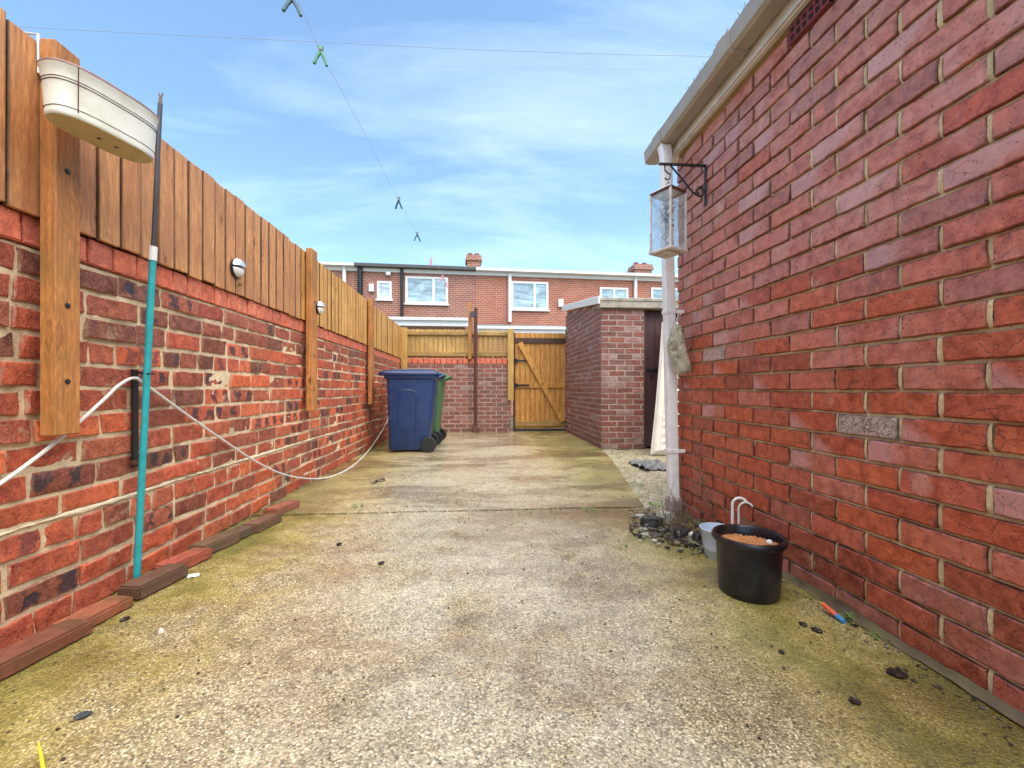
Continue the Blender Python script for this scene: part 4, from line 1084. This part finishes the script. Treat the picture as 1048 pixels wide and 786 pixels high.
# ------------------------------------------------------------------ pot, tub, litter on the right
pc = Vector((1.085, 1.615, 0))
pot = thing('plant_pot', 'glossy black plastic plant pot of brown compost beside the right wall', 'plant pot', pc)
mb = MB(); mb.lathe([(0.1031, .0), (0.1070, .004), (0.1108, .02), (0.1165, .15), (0.1184, .20), (0.1203, .205), (0.1318, .208), (0.1356, .218), (0.1356, .226), (0.1299, .234), (0.1222, .234), (0.1165, .226), (0.1127, .19)], pc, 48, 'Z', True, False); mb.build('body', M_pot, pot, smooth=40)
mb = MB()
mb.grid(lambda a, b: (pc.x + .113*b*math.cos(a*2*math.pi), pc.y + .113*b*math.sin(a*2*math.pi), .194 + .006*nz(b*4*math.cos(a*6.283), b*4*math.sin(a*6.283)) + .010*nz(b*13*math.cos(a*6.283), b*13*math.sin(a*6.283), 4) + .004*(1-b)), 90, 30); mb.build('compost', M_compost, pot, smooth='all')
mb = MB(); mb.lathe([(.006, 0), (.012, .006), (.01, .014), (.004, .018)], pc + Vector((.06, -.04, .206)), 8, 'Z', True, True)
tag(mb.build('pebble', M_whst, smooth=True, loc=pc + Vector((.06, -.04, .206))), 'small white pebble lying on the compost in the black pot', 'pebble')
tc = Vector((1.165, 1.965, 0))
tub = thing('bucket_planter', 'small pale blue metal bucket planter behind the black pot', 'planter', tc)
mb = MB(); mb.lathe([(.058, .0), (.060, .003), (.066, .04), (.068, .042), (.069, .048), (.080, .13), (.084, .134), (.085, .142), (.081, .143), (.077, .132), (.06, .01)], tc, 36, 'Z', True, False); mb.build('tub', M_tub, tub, smooth=40)
for (dx, dy, hgt, w) in ((.025, -.075, .315, .011), (.075, -.045, .285, .008)):
    mb = MB(); q = tc + Vector((dx, dy, 0)); P = [q + Vector((0, 0, .09)), q + Vector((0, 0, hgt-.04))]
    for k in range(7): P.append(q + Vector((.028 - .028*math.cos(R(k*26)), -.004*k, hgt-.035 + .03*math.sin(R(k*26)))))
    mb.tube(P, w*.55, 8); mb.build('hanging_hook', M_whitepl, tub, smooth=True)
# pen-like lighter/trowel stub
p = onZ(853, 628, .012)
pen = thing('marker_pen', 'orange-red and blue plastic pen lying at the right wall foot', 'pen', p)
a, b = onZ(842, 618, .03), onZ(856, 630, .014); c = onZ(866, 638, .008)
mb = MB(); mb.tube([a, b], .0085, 10); mb.build('barrel', M_red, pen, smooth=True)
mb = MB(); mb.tube([b, b.lerp(c, .8)], .0085, 10); mb.build('cap', M_bluepl, pen, smooth=True)

def blob(c, r, mat, name, label, cat, group=None, seed=0, sq=(1, 1, 1), ang=.0):
    bm = bmesh.new(); bmesh.ops.create_icosphere(bm, subdivisions=3, radius=1)
    M3 = Matrix.Rotation(ang, 3, 'Z')
    for v in bm.verts:
        d = v.co.copy(); k = 1 + .28*nz(d.x*1.4+seed, d.y*1.4, d.z*1.4) + .1*nz(d.x*4, d.y*4+seed, d.z*4)
        # facet the stone a little
        q = Vector((max(-.8, min(.8, d.x)), max(-.75, min(.75, d.y)), max(-.6, min(.7, d.z))))
        v.co = M3 @ Vector((q.x*k*r*sq[0], q.y*k*r*sq[1], q.z*k*r*sq[2]))
    me = bpy.data.meshes.new(name); bm.to_mesh(me); bm.free(); me.materials.append(mat)
    o = bpy.data.objects.new(name, me); COL.objects.link(o); o.location = Vector(c) + Vector((0, 0, r*sq[2]*.5))
    return tag(o, label, cat, group)
blob(onZ(667, 541), .062, M_dkst, 'rubble_stone', 'large wet black wedge-shaped stone at the left of the rubble by the downpipe', 'stone', seed=1, sq=(1.2, .8, .9))
blob(onZ(681, 535), .05, M_ltst, 'rubble_stone', 'pale grey-green stone touching the foot of the downpipe', 'stone', seed=2, sq=(1, .8, 1.1))
blob(onZ(708, 552), .035, M_whst, 'rubble_stone', 'small white stone chip in front of the downpipe rubble', 'stone', seed=3, sq=(.5, .5, .9), ang=.6)
blob(onZ(698, 551), .055, M_dkst, 'rubble_stone', 'black stone in the middle of the rubble beyond the bucket', 'stone', seed=4, sq=(1.1, .7, .8), ang=.4)
blob(onZ(716, 554), .045, M_dkst, 'rubble_stone', 'dark stone in the rubble nearest the pale bucket', 'stone', seed=5, sq=(1, .8, .9), ang=.2)
blob(onZ(655, 530), .03, M_ltst, 'rubble_stone', 'low pale stone at the far left end of the rubble', 'stone', seed=6, sq=(1.3, .8, .6))
blob(onZ(660, 549), .028, M_ltst, 'rubble_stone', 'flat grey stone just before the black wedge-shaped stone', 'stone', seed=8, sq=(1.4, .8, .5))
# leaf litter and grit round the pipe foot : nobody could count it
mb = MB(); random.seed(55)
for k in range(520):
    t = random.random(); px = 650 + 85*t + random.gauss(0, 5); py = 535 + 26*t + random.gauss(0, 7)
    p = onZ(px, py); 
    if p.x > XR-.02: p.x = XR-.02-random.random()*.05
    r = random.uniform(.004, .016); m = Matrix.Translation(p + Vector((0, 0, r*.5 + random.random()*.012))) @ Matrix.Rotation(random.uniform(0, 6), 4, 'Z') @ Matrix.Rotation(random.uniform(-.8, .8), 4, 'X') 
    mb.box(-r, r, -r*.7, r*.7, -r*.25, r*.25, m, tone=(random.random(), random.random(), 0, 1))
s = NT('leaf_litter'); tn = s.attr('tone'); trs = s.n('ShaderNodeSeparateColor'); s.put(trs.inputs[0], tn)
M_lit = s.fin(s.ramp(trs.outputs[0], [(0, (.015, .013, .012)), (.35, (.06, .045, .035)), (.6, (.16, .12, .08)), (.8, (.09, .10, .03)), (1, (.4, .37, .31))]), .6)
stuff(mb.build('leaf_litter', M_lit), 'dark wet leaf litter and grit round the foot of the downpipe', 'litter')
# grit scattered over the yard floor
mb = MB(); random.seed(77)
for k in range(600):
    y = .75 + 5.5*random.random()**1.7; x = random.uniform(-1.4, 1.3) if y < JY else random.uniform(-1.4, 1.1)
    r = random.uniform(.001, .0035)*(1 + .1*y); rz = .006 if y > JY else 0
    m = Matrix.Translation((x, y, rz + r*.5)) @ Matrix.Rotation(random.uniform(0, 6), 4, 'Z') @ Matrix.Rotation(random.uniform(-.5, .5), 4, 'X')
    mb.box(-r, r, -r*.8, r*.8, -r*.4, r*.5, m, tone=(random.random()**1.3, 0, 0, 1))
for k in range(200):
    y = random.uniform(.3, 2.7); x = XR - .03 - abs(random.gauss(0, .04)); r = random.uniform(.0015, .0055)
    m = Matrix.Translation((x, y, r*.5)) @ Matrix.Rotation(random.uniform(0, 6), 4, 'Z') @ Matrix.Rotation(random.uniform(-.5, .5), 4, 'X')
    mb.box(-r, r, -r*.8, r*.8, -r*.4, r*.5, m, tone=(random.random()*.7, 0, 0, 1))
for k in range(300):
    y = random.uniform(.9, 7.5); x = XL + .02 + abs(random.gauss(0, .05)); r = random.uniform(.003, .008)
    m = Matrix.Translation((x, y, r*.5)) @ Matrix.Rotation(random.uniform(0, 6), 4, 'Z') @ Matrix.Rotation(random.uniform(-.5, .5), 4, 'X')
    mb.box(-r, r, -r*.8, r*.8, -r*.4, r*.5, m, tone=(random.random()*.8, 0, 0, 1))
stuff(mb.build('grit', M_lit), 'loose grit and crumbs scattered on the concrete yard', 'grit')

# climbing dead stem on the right wall
st = thing('dead_climber', 'thin brown dead stem leaning up the right wall next to the downpipe', 'plant', onX(737, 548, XR-.03))
main = [onX(737, 548, XR-.02), onX(727, 518, XR-.03), onX(718, 490, XR-.03), onX(712, 468, XR-.03), onX(709, 445, XR-.03), onX(708, 425, XR-.03)]
mb = MB(); mb.tube(catmull(main, 6), [.006 - .004*i/30 for i in range(31)], 6); mb.build('stem', M_twig, st, smooth=True)
mb = MB(); random.seed(66)
for k in range(16):
    a = main[0].lerp(main[2], random.random()); b = a + Vector((random.uniform(-.08, .0), random.uniform(-.12, .12), random.uniform(.02, .14)))
    mb.tube([a, a.lerp(b, .5) + Vector((-.01, random.uniform(-.02, .02), .01)), b], [.002, .0015, .0007], 4)
mb.build('twigs', M_twig2, st)
st2 = MB(); random.seed(67)
for k in range(46):
    a = onZ(random.uniform(676, 704), random.uniform(533, 545)); b = a + Vector((random.uniform(-.10, .05), random.uniform(-.14, .06), random.uniform(.06, .30)))
    if b.x > XR-.02: b.x = XR-.02
    st2.tube([a, a.lerp(b, .5) + Vector((random.uniform(-.03, .03), random.uniform(-.03, .03), .02)), b], [.002, .0014, .0006], 4)
tag(st2.build('twig_tangle', M_twig2, loc=onZ(690, 538)), 'tangle of dry grey twigs round the base of the white downpipe', 'plant')
st3 = MB(); random.seed(68); q = onX(838, 582, XR-.015)
for k in range(12):
    b = q + Vector((-random.uniform(0, .04), random.uniform(-.05, .05), random.uniform(-.01, .06))); st3.tube([q, q.lerp(b, .5) + Vector((-.006, 0, .006)), b], [.0014, .001, .0005], 4)
tag(st3.build('wall_tuft', plain('straw_stalk', srgb(170, 120, 84), .8), loc=q), 'small dry straw-coloured tuft growing from the right wall joint', 'plant')

# weeds
def weed(p, r, n, label, seed, mat=M_leaf, flat=.5, size=.02, group='small weeds in the concrete'):
    rg = random.Random(seed); mb = MB()
    for k in range(n):
        a = rg.uniform(0, 6.283); d = r*math.sqrt(rg.random()); b = Vector(p) + Vector((math.cos(a)*d, math.sin(a)*d, 0))
        el = rg.uniform(.2, 1.2)*flat*1.6; L = size*rg.uniform(.6, 1.5); w = L*rg.uniform(.22, .4)
        di = Vector((math.cos(a+rg.uniform(-1, 1))*math.cos(el), math.sin(a+rg.uniform(-1, 1))*math.cos(el), math.sin(el)))
        sdv = di.cross(Vector((0, 0, 1)))
        sdv = sdv.normalized() if sdv.length > .01 else Vector((1, 0, 0))
        base = b + Vector((0, 0, rg.uniform(0, r*.5*flat))); m_ = base + di*L*.5 + Vector((0, 0, L*.12)); tip = base + di*L
        mb.add([base, m_ + sdv*w*.5, tip, m_ - sdv*w*.5, m_ + Vector((0, 0, -.001))], [(0, 1, 4), (1, 2, 4), (2, 3, 4), (3, 0, 4)])
    return tag(mb.build('weed', mat, loc=p, fixn=False), label, 'weed', group)
weed(onX(313, 507, XL+.05), .05, 70, 'bushy green weed where the left wall meets the floor joint', 1, flat=.8, size=.035)
weed(onZ(367, 519), .035, 40, 'small green weed in the floor joint, leftmost in the open', 2, flat=.4)
weed(onZ(537, 524), .05, 40, 'low moss tuft in the floor joint near the middle', 3, M_moss, .3, .014)
weed(onZ(568, 525), .03, 26, 'tiny moss tuft in the floor joint right of the middle', 4, M_moss, .3, .012)
weed(onZ(603, 523), .035, 34, 'yellow-green weed in the floor joint near its right end', 5, flat=.4, size=.018)
weed(onZ(637, 561), .03, 26, 'faint green sprig on the concrete short of the floor joint', 6, M_moss, .3, .014)
weed(onZ(876, 637), .032, 60, 'fresh green weed beside the blue pen tip at the right wall', 7, flat=.5, size=.02)
weed(onZ(905, 655), .025, 30, 'green sprig at the right wall foot nearest the camera', 8, flat=.4, size=.014)
weed(onZ(729, 541), .05, 60, 'dark green weed in the corner of downpipe and right wall', 9, flat=.7, size=.03)
weed(onZ(672, 519), .05, 60, 'pale green weed on top of the rubble left of the downpipe', 10, flat=.5, size=.024)
weed(onZ(605, 462), .09, 60, 'yellowish grass patch at the outhouse corner', 11, M_moss, .4, .03)
weed(onZ(652, 497), .06, 50, 'dark grey-green weed patch between rubble and mattress', 12, M_moss, .4, .026)
weed(onX(243, 294, XL+.03), .012, 18, 'tiny green sprig in the fence bottom under the left light', 13, M_moss, .8, .022)
weed(onX(200, 567, XL+.03), .03, 30, 'moss tuft between the left wall and the clean red brick', 14, M_moss, .4, .014)

# crumpled grey sheet near mattress
mb = MB(); c = onZ(667, 477)
def sheet(a, b):
    x = c.x + (a-.5)*.34 + .02*nz(b*6); y = c.y + (b-.5)*.5 + .03*nz(a*5, 3)
    return (x, y, .01 + .05*abs(nz(a*3.3, b*3.3, 2)) + .02*nz(a*9, b*9))
mb.grid(sheet, 24, 24); mb.grid(lambda a, b: tuple(Vector(sheet(a, b)) - Vector((0, 0, .006))), 24, 24)
tag(mb.build('crumpled_sheet', plain('grey_plastic_sheet', (.16, .16, .16), .5, .3, 12, .2), loc=c, fixn=False), 'crumpled grey plastic sheet on the soil below the mattress', 'plastic sheet')

# leaves and scraps
def leaf(p, L, mat, name, label, cat, seed, curl=.3, group=None, z=0):
    rg = random.Random(seed); a = rg.uniform(0, 6.28); mb = MB(); p = Vector(p)
    dx, dy = Vector((math.cos(a), math.sin(a), 0)), Vector((-math.sin(a), math.cos(a), 0))
    def fn(u, v):
        w = math.sin(math.pi*min(1, max(0, u)))**.7*.38*L + .001
        q = p + dx*(u-.5)*L + dy*(v-.5)*2*w*(1+.3*nz(u*6, seed))
        return q + Vector((0, 0, z + .004 + curl*.5*L*((v-.5)**2*1.6 + .25*(u-.5)**2) + .006*nz(u*5, v*5, seed)*L/.05))
    mb.grid(fn, 8, 4); mb.grid(lambda u, v: fn(u, v) - Vector((0, 0, .0012)), 8, 4)
    return tag(mb.build(name, mat, loc=p, fixn=False), label, cat, group)
G = 'dead leaves on the concrete'
leaf(onZ(389, 493), .10, M_dleaf, 'dead_leaf', 'curled dark dead leaf on the far slab in front of the blue bin', 'leaf', 1, .6, G)
leaf(onZ(382, 495), .07, M_dleaf, 'dead_leaf', 'smaller brown dead leaf touching the curled dark one', 'leaf', 2, .5, G)
leaf(onZ(347, 558), .035, M_dleaf, 'dead_leaf', 'black curled leaf on the near slab beyond the paving bricks', 'leaf', 3, .7, G)
leaf(onZ(390, 577), .035, M_dleaf, 'dead_leaf', 'thin brown leaf fragment in the left half of the near slab', 'leaf', 4, .2, G)
leaf(onZ(438, 522), .09, M_dleaf, 'dead_leaf', 'flat dark leaf lying across the floor joint', 'leaf', 5, .2, G)
leaf(onZ(128, 635), .035, M_dleaf, 'dead_leaf', 'dark leaf scrap beside the orange-brown paving brick', 'leaf', 6, .4, G)
leaf(onZ(836, 646), .036, M_dleaf, 'dead_leaf', 'black leaf between the black pot and the blue pen', 'leaf', 7, .3, G)
leaf(onZ(822, 640), .03, M_dleaf, 'dead_leaf', 'small black leaf nearest the black pot', 'leaf', 8, .3, G)
leaf(onZ(875, 719), .03, M_dleaf, 'dead_leaf', 'dark leaf flake on the near slab at lower right', 'leaf', 9, .2, G)
leaf(onZ(85, 733), .035, plain('slate_chip', (.05, .07, .075), .4), 'slate_chip', 'bluish slate chip on the concrete at lower left', 'chip', 10, .05)
leaf(onZ(198, 590), .055, M_whst, 'paper_scrap', 'white paper scrap beside the clean red paving brick', 'scrap', 11, .2)
blob(onZ(165, 647), .008, M_whst, 'pebble', 'single white pebble on the concrete before the paving bricks', 'pebble', seed=9)
leaf(onZ(918, 690), .055, M_dleaf, 'dead_leaf', 'rotted brown leaf patch on the concrete near the right wall', 'leaf', 12, .05, G)
mb = MB(); a, b = onZ(45, 790, .004), onZ(39.5, 760, .02); mb.tube([a, a.lerp(b, .5) + Vector((0, 0, .003)), b], [.0035, .003, .0015], 6)
tag(mb.build('yellow_straw', M_yel, loc=a), 'bright yellow straw blade poking up at the lower left edge', 'straw')
leaf(onZ(800, 668), .02, M_dleaf, 'dead_leaf', 'tiny black leaf speck in front of the pot and the pen', 'leaf', 13, .2, G)

# ------------------------------------------------------------------ houses across the lane
HA = math.atan2(.65, 13.35)
def hpt(px, py):            # point of the facade plane seen at a pixel
    d = ray(px, py); n_ = Vector((-math.sin(HA), math.cos(HA), 0)); P0 = Vector((-5.63, 16.7, 0))
    t = (P0 - Vector((0, 0, H))).dot(n_)/d.dot(n_); return Vector((0, 0, H)) + d*t
HU = Vector((math.cos(HA), math.sin(HA), 0)); HN = Vector((math.sin(HA), -math.cos(HA), 0))
P0h = Vector((-5.63, 16.7, 0))
def hu(px): return (hpt(px, 300) - P0h).dot(HU)
def hz(px, py): return hpt(px, py).z
HM = Matrix.Translation(P0h) @ Matrix.Rotation(HA, 4, 'Z')     # local: x along facade, -y outwards
def hbox(mb, u0, u1, y0, y1, z0, z1): return mb.box(u0, u1, y0, y1, z0, z1, HM)
EZ = 5.55
def house_block(label, pxa, pxb, brickm, wins, roofm, dark=False, gutter=M_upvc, ztop=EZ):
    ua, ub = (hu(pxa) if pxa > -500 else -9.0), hu(pxb)
    h = thing('terraced_house', label, 'house', HM @ Vector(((ua+ub)/2, 0, 0)), 'terraced houses across the lane')
    mb = MB(); hbox(mb, ua+.002, ub-.002, 0, 7, 0, ztop); mb.build('wall', brickm, h)
    mb = MB(); P = [(-.28, ztop+.10), (3.5, ztop+.62), (7.2, ztop+.10)]
    vs = [HM @ Vector((u, y, z)) for u in (ua, ub) for y, z in P] + [HM @ Vector((u, y, z-.08)) for u in (ua, ub) for y, z in P]
    mb.add(vs, [(0, 3, 4, 1), (1, 4, 5, 2), (6, 7, 10, 9), (7, 8, 11, 10), (0, 6, 9, 3), (2, 5, 11, 8), (0, 1, 7, 6), (1, 2, 8, 7), (3, 9, 10, 4), (4, 10, 11, 5)])
    rf = mb.build('roof', roofm, h)
    mb = MB(); hbox(mb, ua+.002, ub-.002, -.06, -.002, ztop-.16, ztop-.025); mb.build('fascia', M_upvc, h)
    mb = MB(); hbox(mb, ua+.002, ub-.002, -.30, -.065, ztop-.02, ztop+.085); mb.build('gutter', gutter, h)
    for (x0, y0, x1, y1, mull, gm) in wins:
        u0, u1 = hu(x0), hu(x1); zt, zb_ = hz((x0+x1)/2, y0), hz((x0+x1)/2, y1); fw = .085
        mb = MB()
        hbox(mb, u0, u0+fw, -.05, .02, zb_, zt); hbox(mb, u1-fw, u1, -.05, .02, zb_, zt)
        hbox(mb, u0+fw, u1-fw, -.05, .02, zt-fw, zt); hbox(mb, u0+fw, u1-fw, -.05, .02, zb_, zb_+fw)
        cells = [u0+fw] + [u0 + (u1-u0)*m for m in mull] + [u1-fw]
        for m in cells[1:-1]: hbox(mb, m-.05, m+.05, -.048, .02, zb_+fw, zt-fw)
        w = mb.build('window', M_upvc, h)
        mb = MB(); hbox(mb, u0+fw*.5, u1-fw*.5, -.02, -.012, zb_+fw*.5, zt-fw*.5); mb.build('pane', gm, w)
        mb = MB(); hbox(mb, u0-.05, u1+.05, -.09, .0, zb_-.06, zb_-.002); mb.build('sill', M_upvc, w)
    return h, rf
def hpipe(h, px, y0, y1, mat, w=.075):
    u = hu(px); mb = MB(); a, b = HM @ Vector((u, -.09, hz(px, y0))), HM @ Vector((u, -.09, hz(px, y1))); mb.tube([b, a], w, 8); mb.build('downpipe', mat, h, smooth=True)
def hcard(h, name, px, py, wpx, hpx, mat, d=.12):
    u0, u1 = hu(px-wpx/2), hu(px+wpx/2); mb = MB(); hbox(mb, u0, u1, -d, -.001, hz(px, py+hpx/2), hz(px, py-hpx/2)); mb.build(name, mat, h, bevel=.01)
def chimney(rf, px0, px1, ytop, label=None, pots=2):
    u0, u1 = hu(px0), hu(px1); z1 = hz((px0+px1)/2, ytop)*1.03+.12
    mb = MB(); hbox(mb, u0, u1, .9, 1.6, EZ, z1-.18); hbox(mb, u0-.06, u1+.06, .84, 1.66, z1-.3, z1-.181); hbox(mb, u0-.03, u1+.03, .87, 1.63, z1-.18, z1-.06); c = mb.build('chimney', M_hbA, rf)
    for k in range(pots):
        mb = MB(); p = HM @ Vector((u0 + (u1-u0)*(.25+.5*k), 1.25, z1-.06)); mb.lathe([(.12, 0), (.11, .05), (.10, .12), (.115, .14), (.10, .16)], p, 12, 'Z', True, True); mb.build('chimney_pot', M_terra, c)
h1, _ = house_block('partly hidden brick terraced house with white downpipe at the far left', -600, 364, M_hbA, [], M_slate)
hpipe(h1, 353, 273, 330, M_upvc)
hA, rA = house_block('brown brick terraced house with dark eaves and a wide upstairs window', 364, 487, M_hbA, [(386, 288, 401, 306.5, [], M_pane2), (415, 283.5, 458.5, 311, [.66], M_pane)], M_felt, gutter=M_felt)
hpipe(hA, 369, 271, 330, M_blackpl, .10); hpipe(hA, 411.5, 275, 330, M_blackpl, .06)
hcard(hA, 'alarm_box', 380.5, 295, 5, 8, M_whitepl); hcard(hA, 'flood_light', 398, 281, 4.5, 3, M_whitepl, .2)
chimney(rA, 478.5, 493, 260)
hB, rB = house_block('orange brick terraced house between the chimneys with white gutter and alarm box', 487, 600, M_hbB, [(523, 288.5, 561, 317, [.63], M_pane)], M_slate)
hpipe(hB, 521.5, 281, 330, M_upvc); hcard(hB, 'alarm_box', 573.5, 310.5, 5, 8, M_whitepl)
hC, rC = house_block('orange brick terraced house at right, partly behind the outhouse', 600, 760, M_hbB, [(613.5, 294.5, 642.5, 318, [.5], M_pane), (666, 295, 700, 318, [.5], M_pane)], M_slate)
hpipe(hC, 649.5, 283, 335, M_upvc)
chimney(rC, 659, 677, 270, pots=2)
# ground-floor extensions towards the lane
def extension(h, pxa, pxb, Y, ytop, roofm, fas, zt, wall):
    xa, xb = onY(pxa, 330, Y).x, onY(pxb, 330, Y).x
    mb = MB(); mb.box(xa, xb, Y, 16.4, 0, zt-.32); mb.build('extension_wall', wall, h)
    mb = MB(); mb.box(xa-.1, xb+.1, Y-.12, Y-.001, zt-.32, zt-.10); mb.build('extension_fascia', fas, h)
    mb = MB(); mb.box(xa-.1, xb+.1, Y-.20, Y-.121, zt-.16, zt-.08); mb.build('extension_gutter', fas, h)
    mb = MB(); vs = [Vector((x, y, z)) for x in (xa-.12, xb+.12) for (y, z) in ((Y-.14, zt-.075), (16.3, zt+.55), (16.3, zt+.50), (Y-.14, zt-.125))]
    mb.add([tuple(p) for p in vs], [(0, 4, 5, 1), (3, 2, 6, 7), (0, 3, 7, 4), (1, 5, 6, 2), (0, 1, 2, 3), (4, 7, 6, 5)])
    mb.build('extension_roof', roofm, h)
extension(hA, 402, 476, 12.6, 0, M_felt, M_upvc, 2.99, M_hbA)
extension(hB, 489, 577, 12.6, 0, M_slate, M_upvc, 2.76, M_hbB)

# ------------------------------------------------------------------ light
SUN_EL = R(66)
w = bpy.data.worlds.new('World'); S.world = w; w.use_nodes = True
nt = w.node_tree; nt.nodes.clear(); L_ = nt.links.new
out_ = nt.nodes.new('ShaderNodeOutputWorld'); bg = nt.nodes.new('ShaderNodeBackground'); L_(bg.outputs[0], out_.inputs[0])
sky = nt.nodes.new('ShaderNodeTexSky'); sky.sky_type = 'NISHITA'; sky.sun_disc = False
sky.sun_elevation = SUN_EL; sky.sun_rotation = R(148); sky.air_density = 1.0; sky.dust_density = .9; sky.ozone_density = .7
tc_ = nt.nodes.new('ShaderNodeTexCoord')
# thin high cloud: project the direction on a flat cloud layer
sep = nt.nodes.new('ShaderNodeSeparateXYZ'); L_(tc_.outputs['Generated'], sep.inputs[0])
zz = nt.nodes.new('ShaderNodeMath'); zz.operation = 'ADD'; L_(sep.outputs[2], zz.inputs[0]); zz.inputs[1].default_value = .12
zm = nt.nodes.new('ShaderNodeMath'); zm.operation = 'MAXIMUM'; L_(zz.outputs[0], zm.inputs[0]); zm.inputs[1].default_value = .05
dv = nt.nodes.new('ShaderNodeVectorMath'); dv.operation = 'DIVIDE'; L_(tc_.outputs['Generated'], dv.inputs[0])
cb_ = nt.nodes.new('ShaderNodeCombineXYZ'); [L_(zm.outputs[0], cb_.inputs[i]) for i in range(3)]; L_(cb_.outputs[0], dv.inputs[1])
mp = nt.nodes.new('ShaderNodeMapping'); L_(dv.outputs[0], mp.inputs[0]); mp.inputs['Scale'].default_value = (.55, 1.5, 0); mp.inputs['Rotation'].default_value = (0, 0, R(-22)); mp.inputs['Location'].default_value = (.4, 1.3, 0)
cn = nt.nodes.new('ShaderNodeTexNoise'); L_(mp.outputs[0], cn.inputs[0]); cn.inputs['Scale'].default_value = 1.1; cn.inputs['Detail'].default_value = 8; cn.inputs['Roughness'].default_value = .6; cn.inputs['Distortion'].default_value = .5
cr = nt.nodes.new('ShaderNodeValToRGB'); L_(cn.outputs[0], cr.inputs[0]); cr.color_ramp.elements[0].position = .46; cr.color_ramp.elements[0].color = (0, 0, 0, 1); cr.color_ramp.elements[1].position = .78; cr.color_ramp.elements[1].color = (.42, .42, .42, 1)
mx = nt.nodes.new('ShaderNodeMix'); mx.data_type = 'RGBA'; L_(cr.outputs[0], mx.inputs[0]); tn_ = nt.nodes.new('ShaderNodeMix'); tn_.data_type = 'RGBA'; tn_.blend_type = 'MULTIPLY'; tn_.inputs[0].default_value = 1; L_(sky.outputs[0], tn_.inputs[6]); tn_.inputs[7].default_value = (.88, 1.0, 1.0, 1); L_(tn_.outputs[2], mx.inputs[6]); mx.inputs[7].default_value = (4.3, 5.2, 5.7, 1)
L_(mx.outputs[2], bg.inputs[0]); bg.inputs[1].default_value = .12
sun_d = bpy.data.lights.new('sun', 'SUN'); sun_d.energy = 2.5; sun_d.angle = R(80); sun_d.color = (1, .88, .72)
sun = bpy.data.objects.new('sun', sun_d); COL.objects.link(sun); sun.rotation_euler = (R(90)-SUN_EL, 0, R(32)); sun.location = (0, -5, 8)

for o in bpy.data.objects:
    if '_b' in o: del o['_b']
vs_ = S.view_settings; vs_.view_transform = 'Standard'; vs_.look = 'None'; vs_.gamma = 1; vs_.use_curve_mapping = False; vs_.exposure = 1.46
S.cycles.use_denoising = True
S.cycles.max_bounces = 6; S.cycles.diffuse_bounces = 4; S.cycles.transparent_max_bounces = 8
